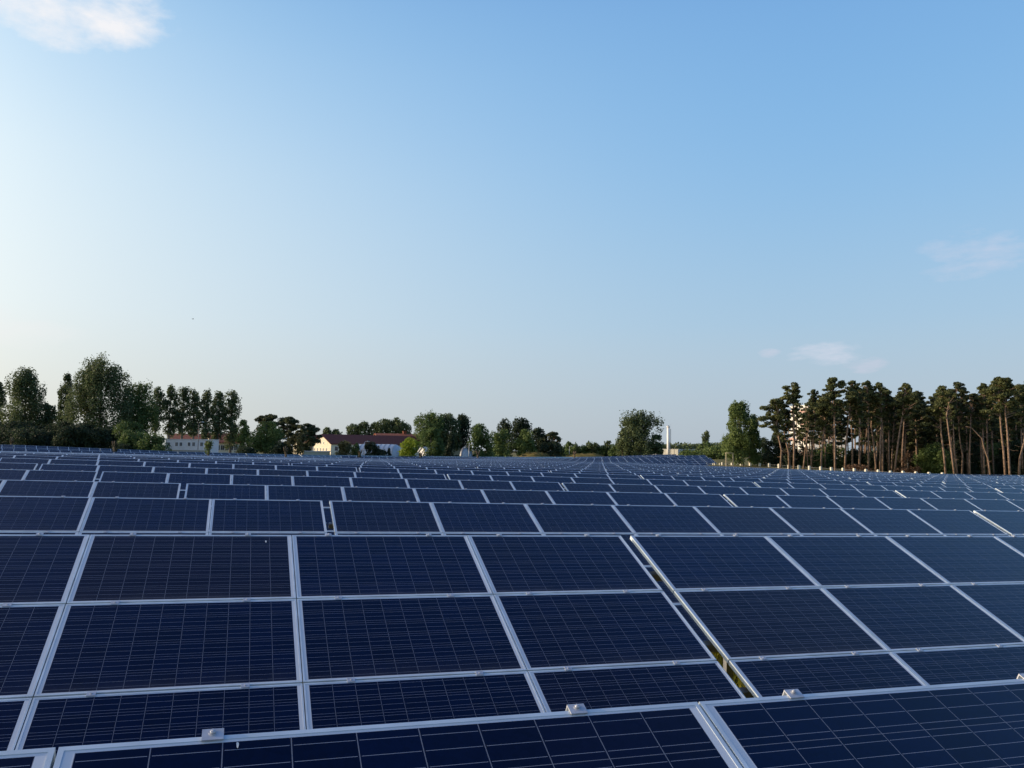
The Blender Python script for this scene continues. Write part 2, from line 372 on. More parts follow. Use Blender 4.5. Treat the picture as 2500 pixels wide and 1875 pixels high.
def proj(P):
    v = np.array([P[0], P[1], P[2]-CAM_H]); f = v@CF
    if f < .3: return None
    return 1250+F_PX*(v@CR)/f, 937.5-F_PX*(v@CU)/f
def back_limit(X):
    xs = [-60, -29, -9.5, 5.3, 34, 75, 117, 140, 154]; ys = [158, 164.5, 170.5, 176.5, 198, 232, 262, 262, 247]
    if X > 84:
        if X > 157: return 104
        y = 134+(X-84)/.62            # slanting right-hand boundary, seen edge on
        return ys_lim(X, xs, ys)
    return ys_lim(X, xs, ys)
def ys_lim(X, xs, ys): return float(np.interp(X, xs, ys))
def allowed(Xa, Xb, Y):
    Xm = (Xa+Xb)/2
    if Y <= 107: return True
    xr = 80+(Y-131)*.63              # right boundary of the deep part
    if Xb > xr+2: return False
    return Y <= back_limit(Xm)-9.5
ORD = "first second third fourth fifth sixth seventh eighth ninth tenth eleventh twelfth thirteenth fourteenth fifteenth sixteenth seventeenth eighteenth nineteenth twentieth twenty-first twenty-second twenty-third twenty-fourth twenty-fifth twenty-sixth twenty-seventh twenty-eighth twenty-ninth thirtieth thirty-first thirty-second thirty-third thirty-fourth thirty-fifth thirty-sixth thirty-seventh thirty-eighth thirty-ninth fortieth forty-first forty-second forty-third forty-fourth forty-fifth forty-sixth forty-seventh forty-eighth forty-ninth fiftieth".split()
NTAB = 0; PITCHX = NC*PXW+GAP
SIL = [[-120, 0, 150, 300, 450, 600, 750, 900, 1200, 1450, 1600, 1700, 1760], [1082, 1085, 1090, 1097.5, 1103, 1107, 1110.5, 1112.3, 1115.3, 1115.5, 1110, 1108, 1112]]
SIL2 = [[-120, 0, 150, 300, 450, 600, 750, 900, 1200, 1450, 1600, 1700, 1760], [1091, 1094.2, 1099, 1104.5, 1109, 1112.5, 1115.5, 1117.3, 1119.3, 1119, 1114, 1112.5, 1117]]
def rim_z(X, Y, sil):
    z = CAM_H
    for _ in range(3):
        q = proj((X, Y, z)); d = X*sin(YAW)+Y*cos(YAW); z = at(q[0], float(np.interp(q[0], *sil)), d).z
    return z-CAM_H
def rim_table(X, Y, X2, Y2, sil, label):
    global NTAB; NTAB += 1
    za, zb = rim_z(X, Y, sil), rim_z(X2, Y2, sil)
    R = Matrix.Translation((X, Y, za+CAM_H)) @ Matrix.Rotation(math.atan2(Y2-Y, X2-X), 4, 'Z') @ Matrix.Rotation(-math.atan2(zb-za, PITCHX), 4, 'Y') @ Matrix.Translation((0, 0, -TAB_H))
    o = link('solar_table', random.choice(FARS)); o.matrix_world = R; tag(o, label, 'solar table', "solar tables standing in rows across the field")
    child('support_frame', SUPPORT, o, Matrix.Identity(4))
def build_table(k, X0, label):
    global NTAB; NTAB += 1
    Y = ROWY[k]; za, zb = ztop(X0, Y), ztop(X0+TW, Y)
    far = k >= 19
    sx = -math.atan2(zb-za, TW)
    R = Matrix.Translation((X0, Y, za+CAM_H+(random.uniform(-.012, .012) if k > 2 else 0))) @ Matrix.Rotation(sx, 4, 'Y') @ Matrix.Rotation(radians(random.uniform(-.25, .25)) if k > 2 else 0, 4, 'X') @ Matrix.Translation((0, 0, -TAB_H))
    grp = "solar tables standing in rows across the field"
    if far:
        o = link('solar_table', random.choice(FARS)); o.matrix_world = R; tag(o, label, 'solar table', grp)
        child('support_frame', SUPPORT, o, Matrix.Identity(4)); return o
    o = empty('solar_table', (0, 0, 0), label, 'solar table', grp); o.matrix_world = R
    for c in range(NC):
        for r in range(NR):
            M = pmat(c, r); t = tint_pick()
            if k <= 2:
                p = child('solar_panel', GLASS[t], o, M); child('frame', FRAME_ME, p, Matrix.Identity(4))
            else:
                child('solar_panel', (FULLC if (r == 0 and k > 9) else FULL)[t], o, M)
    if k <= 9:
        for c in range(NC):
            for rx in (.33, 1.28):
                child('end_clamp', ENDCL, o, SM @ Matrix.Translation((c*PXW+rx, SLOPE_L, 0)))
                if k <= 2:
                    for r in range(1, NR): child('middle_clamp', MIDCL, o, SM @ Matrix.Translation((c*PXW+rx, r*PYH-.01, 0)))
                    child('rail', RAIL_ME, o, SM @ Matrix.Translation((c*PXW+rx, 0, 0)))
    if k <= 2:
        for py in PURL_Y: child('purlin', PURL_ME, o, SM @ Matrix.Translation((0, py, 0)))
        for i in (0, 1):
            for x in POSTX: child('post', POST_ME[i], o, Matrix.Translation((x, 0, 0)))
    else: child('support_frame', SUPPORT, o, Matrix.Identity(4))
    return o
GAPX = [-.347+4*PXW, -1.112+3*PXW, -1.919+2*PXW, -2.671+PXW, -3.405, -4.214-PXW, -5.008-2*PXW]
for k in range(7, 50): GAPX.append(GAPX[6]-2.43*(k-6))
for k in range(0, 46):
    Y = ROWY[k]; start = GAPX[k]+GAP; n0 = int((-Y*1.2-40-start)/PITCHX)-1; lst = []
    for n in range(n0, n0+60):
        X = start+n*PITCHX
        if not allowed(X, X+TW, Y): continue
        vis = False
        for f_ in (0, .25, .5, .75, 1.0):
            for dy, dz in ((0, 0), (-3.7, -1.6)):
                q = proj((X+f_*TW, Y+dy, ztop(X+f_*TW, Y)+CAM_H+dz))
                if q and -60 < q[0] < 2560 and q[1] < 1900: vis = True
        if vis: lst.append((n, X))
    if not lst: continue
    if k < 9:
        n, X = lst[0]; lst.insert(0, (n-1, X-PITCHX)) if k > 0 else None
    for i, (n, X) in enumerate(lst):
        j = i if k < 9 and k > 0 else i+1
        row = ("nearest row, at the camera's feet" if k == 0 else ORD[k]+" row from the camera")
        if j == 0: lab = "blue solar table just past the left edge of the picture, %s" % row
        elif i == len(lst)-1: lab = "blue solar table at the right end of the %s" % row
        else: lab = "blue solar table, %s from the left in the %s" % (ORD[j-1], row)
        build_table(k, X, lab)
for off, sil, nm, X in ((0, SIL, 'hindmost row', -62.0), (5.65, SIL2, 'second-hindmost row', -59.0)):
    i = 0
    while X < 145:
        Y = back_limit(X)-off; lo, hi = 0.0, radians(50)
        X2 = X+PITCHX
        for _ in range(8): X2 = X+PITCHX*cos(math.atan2(back_limit(X2)-off-Y, X2-X))
        Y2 = back_limit(X2)-off
        if X2 > 80+(Y2-131)*.63+3: break
        if proj((X2, Y2, 2))[0] > -40:
            rim_table(X, Y, X2, Y2, sil, "far solar table, %s from left in the %s" % (ORD[i], nm)); i += 1
        X = X2
print('tables', NTAB)
# ---- PART2
# ------------------------------------------------------------------ foliage
def foliage(lobes, n, size, seed, thr=-.35, flat=0., freq=None):
    r = np.random.default_rng(seed); lobes = np.array(lobes, float)
    w = (lobes[:, 3]*lobes[:, 4]*lobes[:, 5])**(2/3); w /= w.sum()
    n2 = int(n*1.7); li = r.choice(len(lobes), n2, p=w); d = r.normal(size=(n2, 3)); d /= np.linalg.norm(d, axis=1)[:, None]
    rad = .35+.62*np.sqrt(r.random(n2))+.35*r.random(n2)**5; P = lobes[li, :3]+d*lobes[li, 3:]*rad[:, None]
    fr = freq or 2.2/np.median(lobes[:, 3]); ph = r.random(6)*9
    nz = np.sin(P[:, 0]*fr+ph[0]+1.3*np.sin(P[:, 2]*fr*.7+ph[1]))+np.sin(P[:, 1]*fr*1.1+ph[2])+np.sin(P[:, 2]*fr*1.2+ph[3]+np.sin(P[:, 0]*fr*.9+ph[4]))
    k = nz/3 > thr+r.normal(size=n2)*.12; P = P[k][:n]; d = d[k][:n]; n = len(P)
    nn = d*.8+r.normal(size=(n, 3))*.7+np.array([0, 0, .25+flat]); nn /= np.linalg.norm(nn, axis=1)[:, None]
    a = np.cross(nn, r.normal(size=(n, 3))); a /= np.linalg.norm(a, axis=1)[:, None]; b = np.cross(nn, a)
    s = size*(.55+.9*r.random(n))[:, None]; a = a*s*.62; b = b*s*.42
    V = np.stack([P-a, P-b*.9+a*.1, P+a, P+b*1.1-a*.1], 1).reshape(-1, 3)
    F = np.arange(n*4).reshape(-1, 4); return V, F
def mesh_np(name, V, F, m):
    me = bpy.data.meshes.new(name); me.vertices.add(len(V)); me.vertices.foreach_set('co', V.ravel())
    me.loops.add(F.size); me.loops.foreach_set('vertex_index', F.ravel().astype(np.int32)); me.polygons.add(len(F))
    me.polygons.foreach_set('loop_start', np.arange(0, F.size, 4, dtype=np.int32)); me.polygons.foreach_set('loop_total', np.full(len(F), 4, dtype=np.int32))
    me.materials.append(m); me.update(calc_edges=True); return me
LM = {'poplar': leafmat('poplar_leaves', (0.055, 0.08, 0.036), (0.14, 0.175, 0.072)),
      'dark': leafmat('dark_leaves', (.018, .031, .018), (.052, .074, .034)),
      'mid': leafmat('broad_leaves', (0.055, 0.095, 0.028), (0.135, 0.185, 0.055)),
      'light': leafmat('light_leaves', (0.08, 0.12, 0.032), (0.17, 0.22, 0.065)),
      'lime': leafmat('lime_leaves', (.14, .20, .015), (.30, .36, .035)),
      'brown': leafmat('brownish_leaves', (0.07, 0.07, 0.028), (0.145, 0.135, 0.055)),
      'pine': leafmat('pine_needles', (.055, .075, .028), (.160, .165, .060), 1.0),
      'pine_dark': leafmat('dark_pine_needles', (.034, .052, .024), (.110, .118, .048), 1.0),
      'dry': leafmat('dry_twigs', (.08, .045, .025), (.17, .10, .055))}
BARK = mat('pine_bark', (.30, .205, .145), .9, var=.5, vscale=2.5, spec=.1, bump=.4)
BARKG = mat('grey_bark', (.24, .20, .155), .9, var=.5, vscale=3, spec=.1)
BIRCH = mat('pale_bark', (.50, .47, .40), .85, col2=(.16, .14, .11), vscale=3, spec=.1)
SEED = [100]
def envelope(kind, W, H, seed):
    """lobes relative to the crown's base centre; W half width, H crown height"""
    r = random.Random(seed); Lb = []
    def prof(t):
        if kind == 'birch': return max(.12, sqrt(max(0, 1-t**2.2)))*(.8+.2*min(1, t*4))
        if kind == 'spire': return (.75+.25*sin(pi*min(1, t*1.3))) if t < .7 else max(.12, 1-(t-.7)*2.4)
        if kind == 'column': return .35+.65*sin(pi*min(.97, .12+t*.86))
        if kind == 'cone': return max(.06, 1-t)*1.0
        if kind == 'bush': return sqrt(max(.02, 1-(t*.96)**2.2))
        if kind == 'birch': return max(.1, (1-t**1.7))*(.75+.25*min(1, t*4))
        return sqrt(max(.03, 1-((t-.42)/.60)**2))
    asp = {'spire': 2.1, 'column': 1.9, 'cone': .9, 'bush': 1.0, 'birch': 1.5}.get(kind, 1.15)
    lr = {'spire': .27, 'column': .48, 'cone': .38, 'bush': .40, 'birch': .34}.get(kind, .34)*W
    n = max(10, int(3.2*(W/lr)**2*max(1, H/(2*W))*{'column': 1.0, 'cone': .9}.get(kind, 1.0)))
    for i in range(n):
        t = (i+.5)/n if kind in ('column', 'cone') else r.random()**.9
        an = r.random()*2*pi; p = prof(t); q = (r.random()**.5)*p*W*.86
        if q > p*W-lr*.35: q = max(0, p*W-lr*.4)
        l = lr*(.65+.6*r.random())*(.6+.4*p)
        z = min(t*H, H-l*asp*.8); z = max(z, l*asp*.5)
        Lb.append((q*cos(an), q*sin(an), z, l, l, l*asp*(.8+.4*r.random())))
    if kind in ('spire', 'birch', 'cone'):
        for i in range(5 if kind == 'spire' else 1):     # pointed leaders
            x = (i-2)*.32*W*(1+.2*r.random()) if kind == 'spire' else 0
            zt = H*(1-abs(i-2)*.07*(.6+r.random())) if kind == 'spire' else H
            l = lr*.45; h = H*(.13 if kind != 'cone' else .2)
            Lb.append((x, r.uniform(-.3, .3)*W, zt-h*.6, l, l, h))
    return Lb
def limb_tubes(mb, base, Lb, r0, rnd, n, zfrac=.5):
    """limbs from the trunk line to the lobes (local coordinates, trunk straight up to H)"""
    for l in rnd.sample(Lb, min(n, len(Lb))):
        z0 = base[2]+(l[2]-base[2])*zfrac
        p0 = Vector((base[0], base[1], z0)); p2 = Vector(l[:3]); pm = (p0+p2)/2+Vector((0, 0, -.08*(p2-p0).length))
        mb.tube([p0, pm, p2], [r0*.45, r0*.28, r0*.1], 5)
def tree(name, label, x, w, yt, yb, d, kind='round', m='mid', cat='tree', group=None, dens=1.0, leaf=None, thr=-.72, bark=None, x0=None, sink=None):
    """x centre px, w full width px, yt/yb top and bottom of the foliage px, d metres"""
    SEED[0] += 1; sd_ = SEED[0]; rnd = random.Random(sd_)
    xb = x if x0 is None else x0
    B = at(xb, 1100, d); g = gz(B.x, B.y); top = at(x, yt, d).z; bot = max(at(x, yb, d).z, g-.3) if yb else g-.2
    W_ = 1.13*w/2*d/F_PX; c = at(x, 1100, d)-at(xb, 1100, d); H = top-bot
    o = empty(name, (B.x, B.y, g), label, cat, group)
    Lb = [(a+c.x, b+c.y, z+bot-g, p, q, s) for a, b, z, p, q, s in envelope(kind, W_, H, sd_)]
    leaf = leaf or max(.18, d*.0016)
    n = int(dens*5.8*(2*W_*H)/(leaf*leaf*.52)); n = max(350, min(n, 34000))
    V, F = foliage(Lb, n, leaf, sd_, thr); link('crown', mesh_np('crown', V, F, LM[m]), o)
    tb = MB(); hh = top-g; r0 = max(.05, min(.45, hh*.018))
    tb.tube([(0, 0, -.4), (c.x*.1, c.y*.1, hh*.15), (c.x*.5, c.y*.5, hh*.5), (c.x, c.y, hh*.9)], [r0*1.25, r0, r0*.65, r0*.15], 7)
    limb_tubes(tb, (c.x*.4, c.y*.4, (bot-g)*.6+.3), Lb, r0, rnd, 9)
    tb.build('trunk', bark or BARKG, o); return o
def pine(label, path, crown, d, m='pine', group=None, name='pine_tree', n_l=20, bare=False, bark=None, rw=1.0, dens=1.0, low=None):
    """path: trunk px points from the foot up; crown: (x, half width, top, bottom) px"""
    SEED[0] += 1; sd_ = SEED[0]; rnd = random.Random(sd_)
    B = at(path[0][0], 1100, d); g = gz(B.x, B.y); o = empty(name, (B.x, B.y, g), label, 'pine tree' if not bare else 'bare tree', group)
    O = Vector((B.x, B.y, g)); dep = rnd.uniform(-.8, .8)
    pts = [Vector((0, 0, -.5))]
    for i, (x, y) in enumerate(path[1:]):
        p = at(x, y, d+dep*(i+1)/len(path))-O; pts.append(p)
    hh = pts[-1].z; n = len(pts); r0 = (.13+.004*hh)*rw
    tb = MB(); tb.tube(pts, [r0*(1.15-.72*(i/(n-1))) if not bare else r0*(1.1-.8*(i/(n-1))) for i in range(n)], 8)
    def ontrunk(z):
        for a, b in zip(pts, pts[1:]):
            if a.z <= z <= b.z: return a.lerp(b, (z-a.z)/(b.z-a.z+1e-6))
        return pts[-1]
    for i in range(rnd.randint(5, 10)):      # dead stubs and thin lower branches
        z = rnd.uniform(.22, .62)*hh; p = ontrunk(z); an = rnd.uniform(0, 2*pi); l = rnd.uniform(.4, 1.7)
        q = p+Vector((cos(an)*l, sin(an)*l, rnd.uniform(-.35, .35)*l)); tb.tube([p, (p+q)/2+Vector((0, 0, -.1*l)), q], [.035, .025, .012], 4, cap=False)
    if crown:
        cx, hw, yt, yb = crown; C = at(cx, (yt+yb)/2, d)-O; zt = at(cx, yt, d).z-g; zb = at(cx, yb, d).z-g; HW = hw*d/F_PX
        Lb = []
        N_ = int(n_l*1.9); zb2 = zb-(zt-zb)*.18; lean = rnd.uniform(-.15, .15)
        for i in range(N_):
            t = ((i+rnd.random())/N_)**.82; z = zb2+(zt-zb2)*t
            pr = (.30+.75*min(1, t/.42)) if t < .42 else 1.05*sqrt(max(.03, 1-((t-.42)/.60)**1.8)); pr *= rnd.uniform(.72, 1.18); an = i*2.4+rnd.uniform(-.7, .7)
            l = HW*rnd.uniform(.18, .38)*(.55+.45*pr); q = HW*pr*rnd.uniform(.15, 1.0) if t < .93 else HW*.1
            Lb.append((C.x+q*cos(an)+lean*HW*t, C.y+q*sin(an), min(z+q*.12, zt-l*.2), l, l, l*rnd.uniform(.38, .62)))
        if not low: low = [(cx+rnd.uniform(-1, 1)*hw, rnd.uniform(yb-5, yb+32), rnd.uniform(5, 10)) for _ in range(5)]
        if low:
            for (lx, ly, lw) in low:
                p = at(lx, ly, d)-O; l = lw*d/F_PX; Lb.append((p.x, p.y, p.z, l, l, l*.38))
        for l in Lb:
            p2 = Vector(l[:3]); p0 = ontrunk(max(zb*.75, p2.z-HW*.35)); pm = (p0+p2)/2+Vector((0, 0, .04*HW))
            tb.tube([p0, pm, p2], [r0*.36, r0*.24, .03], 5, cap=False)
        leaf = max(.20, d*.0016); A = sum(2*l[3]*l[3]*1.3 for l in Lb)
        V, F = foliage(Lb, int(min(15000, dens*5.2*A/(leaf*leaf*.52))), leaf, sd_, -.42, flat=.5, freq=2.6)
        link('crown', mesh_np('crown', V, F, LM[m]), o)
    tb.build('trunk', bark or BARK, o); return o
# ---- left: tall poplars, their row, shrubs
T = tree
T('poplar_tree', 'tall poplar with several pointed tops nearest the left edge of the picture', 56, 92, 904, 1055, 195, 'spire', 'poplar')
T('poplar_tree', 'pale poplar cut off by the left edge of the picture', -12, 36, 935, 1080, 200, 'spire', 'poplar')
T('poplar_tree', 'low round tree filling the dip between the two tall poplars at far left', 113, 46, 985, 1070, 200, 'round', 'poplar')
T('poplar_tree', 'slim single-spired poplar just left of the tallest tree', 156, 36, 914, 1075, 192, 'spire', 'poplar')
T('poplar_tree', 'tallest and widest poplar, its crown a fan of many pointed tops', 240, 132, 882, 1070, 190, 'spire', 'poplar', dens=1.05)
T('poplar_tree', 'dense lower tree leaning on the right flank of the tallest poplar', 332, 82, 936, 1065, 196, 'spire', 'mid')
for i, (x, w, yt, yb, lab) in enumerate([(377, 35, 946, 1052, 'first slender poplar of the tall row left of the red roofs, touching the dense tree'), (410, 32, 944, 1062, 'second slender poplar of the row, its bare trunk against the sky'),
        (442, 34, 946, 1058, 'third slender poplar of the row, with a forked lower trunk'), (470, 30, 952, 1060, 'fourth slender poplar of the row, above the small tower'),
        (501, 32, 954, 1070, 'fifth slender poplar of the row, above the grey lamp pole'), (530, 33, 955, 1070, 'sixth slender poplar of the row, second from its right end'), (562, 40, 956, 1088, 'last poplar of the row at its right end, broadest and leafy down to the roofs')]):
    T('poplar_tree', lab, x, w, yt, yb, 214+i*2, 'column', 'poplar', group='slender poplars in a row', thr=-.42, dens=.9)
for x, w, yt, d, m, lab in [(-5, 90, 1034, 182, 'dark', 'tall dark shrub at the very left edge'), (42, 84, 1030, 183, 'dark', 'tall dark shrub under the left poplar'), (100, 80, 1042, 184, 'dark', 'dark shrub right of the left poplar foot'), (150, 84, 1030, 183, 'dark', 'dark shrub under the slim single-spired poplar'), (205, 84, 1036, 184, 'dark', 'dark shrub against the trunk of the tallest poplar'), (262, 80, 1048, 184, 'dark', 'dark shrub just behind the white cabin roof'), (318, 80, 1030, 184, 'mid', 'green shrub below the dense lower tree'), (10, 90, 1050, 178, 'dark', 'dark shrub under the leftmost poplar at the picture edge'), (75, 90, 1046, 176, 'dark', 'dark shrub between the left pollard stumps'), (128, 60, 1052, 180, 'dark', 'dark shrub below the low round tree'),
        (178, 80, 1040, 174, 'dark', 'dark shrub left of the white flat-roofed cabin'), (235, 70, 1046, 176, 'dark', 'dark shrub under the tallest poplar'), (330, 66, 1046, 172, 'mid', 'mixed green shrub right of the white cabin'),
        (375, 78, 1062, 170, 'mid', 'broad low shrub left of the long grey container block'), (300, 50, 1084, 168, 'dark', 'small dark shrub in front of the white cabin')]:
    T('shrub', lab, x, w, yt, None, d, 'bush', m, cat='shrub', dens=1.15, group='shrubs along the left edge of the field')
# ---- middle
T('leafy_tree', 'slim yellowish tree left of the round tree beside the poplar row', 592, 36, 1026, 1100, 196, 'birch', 'light')
T('leafy_tree', 'broad round green tree right of the poplar row', 648, 84, 1028, 1100, 190, 'round', 'mid')
T('leafy_tree', 'small olive tree in front of the dark pines by the cream gable', 727, 44, 1058, 1108, 184, 'round', 'brown')
pine('broad dark pine with its crown above the round green tree', [(668, 1100), (666, 1060), (662, 1025)], (655, 42, 1013, 1075), 206, 'pine_dark', n_l=16, dens=1.3)
pine('broad dark pine in the middle of the clump left of the cream gable', [(705, 1100), (704, 1060), (700, 1025)], (700, 36, 1019, 1085), 203, 'pine_dark', n_l=16, dens=1.3)
pine('dark spreading pine leaning over the cream gabled house', [(745, 1100), (746, 1070), (750, 1045)], (748, 36, 1035, 1092), 200, 'pine_dark', n_l=16, dens=1.3)
for x, w, yt, yb, d, k, m, lab in [(603, 60, 1090, None, 182, 'bush', 'dark', 'low dark shrub right of the cream red-roofed house'), (690, 60, 1082, None, 184, 'bush', 'dark', 'dark shrub below the pine clump'),
        (830, 60, 1079, None, 195, 'bush', 'brown', 'brownish round shrub in front of the long maroon roof'), (868, 26, 1084, None, 198, 'bush', 'mid', 'small upright shrub before the white tunnel'),
        (909, 44, 1077, None, 203, 'bush', 'dark', 'dark round shrub in the middle of the white tunnel'), (930, 44, 1097, None, 203, 'bush', 'dark', 'low dark shrub at the foot of the white tunnel'), (950, 20, 1095, None, 204, 'cone', 'dark', 'tiny conifer at the right end of the white tunnel'),
        (998, 58, 1069, None, 212, 'round', 'lime', 'bright yellow-green shrub right of the white tunnel')]:
    T('shrub', lab, x, w, yt, yb, d, k, m, cat='shrub')
for x, w, yt, lab in [(797, 22, 1044, 'small pale poplar top left of the gable apex'), (820, 30, 1048, 'low poplar behind the left end of the maroon roof'), (860, 38, 1036, 'poplar behind the maroon roof, first of the taller ones'), (888, 36, 1031, 'poplar behind the middle of the maroon roof'),
        (914, 34, 1031, 'poplar behind the maroon roof left of its chimney'), (936, 40, 1023, 'tall poplar behind the chimney of the orange roof'), (967, 44, 1021, 'tall poplar behind the right end of the maroon roof'), (990, 30, 1034, 'poplar behind the yellow-green shrub')]:
    T('poplar_tree', lab, x, w, yt, 1085, 330, 'spire', 'poplar', group='poplars behind the maroon roof')
T('leafy_tree', 'dense tall tree, left part of the big clump right of the yellow-green shrub', 1045, 80, 1011, 1100, 252, 'spire', 'mid')
T('leafy_tree', 'dense tall tree in the middle of the big clump', 1092, 64, 1013, 1100, 256, 'spire', 'poplar')
T('leafy_tree', 'darker tall tree at the right of the big clump', 1128, 46, 1013, 1100, 260, 'spire', 'dark')
T('leafy_tree', 'lighter bushy tree standing in front of the big clump', 1052, 58, 1045, None, 228, 'round', 'mid')
T('conifer_tree', 'dark broad conifer before the small white dome', 1101, 48, 1060, None, 234, 'cone', 'dark')
T('leafy_tree', 'drooping green tree with a thin pole before it', 1166, 70, 1036, None, 250, 'round', 'mid')
T('conifer_tree', 'pointed dark conifer at the left of the second clump', 1231, 46, 1024, 1100, 318, 'birch', 'dark')
T('leafy_tree', 'tall dark tree crowning the second clump', 1268, 60, 1023, 1100, 316, 'spire', 'dark')
T('leafy_tree', 'round green tree at the front left of the second clump', 1222, 58, 1052, None, 300, 'round', 'mid')
T('leafy_tree', 'round greyish-green tree at the front of the second clump', 1283, 50, 1050, None, 300, 'round', 'light')
T('leafy_tree', 'dark tree right of the second clump, before the flat-topped pine', 1315, 50, 1046, None, 310, 'round', 'dark')
pine('dark pine with flat tiers at the right end of the second clump', [(1358, 1105), (1356, 1085), (1352, 1066)], (1349, 27, 1056, 1090), 308, 'pine_dark', n_l=13, dens=1.2)
T('shrub', 'dark shrub under the flat-tiered pine', 1345, 64, 1080, None, 304, 'bush', 'dark', cat='shrub')
for x, w, yt, d, m, lab in [(1392, 44, 1080, 350, 'mid', 'low round tree right of the flat-tiered pine'), (1422, 38, 1088, 350, 'mid', 'lower green bush between two round trees on the skyline'), (1446, 34, 1079, 350, 'poplar', 'round dark tree midway between the clump and the big lone tree'),
        (1472, 30, 1087, 350, 'mid', 'low bush left of the big lone tree'), (1484, 22, 1076, 350, 'poplar', 'small upright tree close left of the big lone tree'), (1506, 32, 1083, 345, 'mid', 'bush at the left foot of the big lone tree')]:
    T('leafy_tree', lab, x, w, yt, None, d, 'round', m, group='small trees on the skyline')
T('leafy_tree', 'big lone round-topped tree left of the white chimney', 1563, 102, 1007, 1108, 335, 'spire', 'poplar', thr=-.42)
T('leafy_tree', 'small leafy spur at the left foot of the big lone tree', 1520, 42, 1050, 1110, 335, 'birch', 'poplar')
T('leafy_tree', 'low leafy spur right of the big lone tree', 1604, 36, 1062, 1110, 338, 'round', 'poplar')
T('poplar_tree', 'small solitary columnar poplar right of the white chimney', 1725, 17, 1052, 1088, 380, 'column', 'poplar', thr=-.5)
T('shrub', 'low mound-shaped bush at the foot of the solitary poplar', 1725, 40, 1080, None, 375, 'bush', 'mid', cat='shrub')
for x, w, yt, d, lab in [(1690, 60, 1099, 315, 'low sunlit bush in front of the white hall'), (1745, 60, 1090, 312, 'green bush right of the white hall'), (1668, 30, 1103, 315, 'tiny bush at the foot of the hall')]:
    T('shrub', lab, x, w, yt, None, d, 'bush', 'light', cat='shrub')
# far wood on the skyline
Lb = []
rr_ = random.Random(5)
for i in range(150):
    x = 1360+i*3.2; p = at(x, 1100, 620+rr_.uniform(-25, 25)); yt = (1083 if x > 1610 else 1091)+rr_.uniform(-1.5, 2.5)
    zt_ = at(x, yt, 620).z; g = gz(p.x, p.y); l = rr_.uniform(3.2, 5); Lb.append((p.x, p.y, zt_-l, l, l, l)); Lb.append((p.x, p.y, (zt_+g)/2-1, l, l, (zt_-g)/2))
V, F = foliage(Lb, 26000, 1.5, 9, -.6)
tag(link('far_wood', mesh_np('far_wood', V, F, LM['poplar'])), 'low line of dark forest on the horizon', 'forest', kind='stuff')
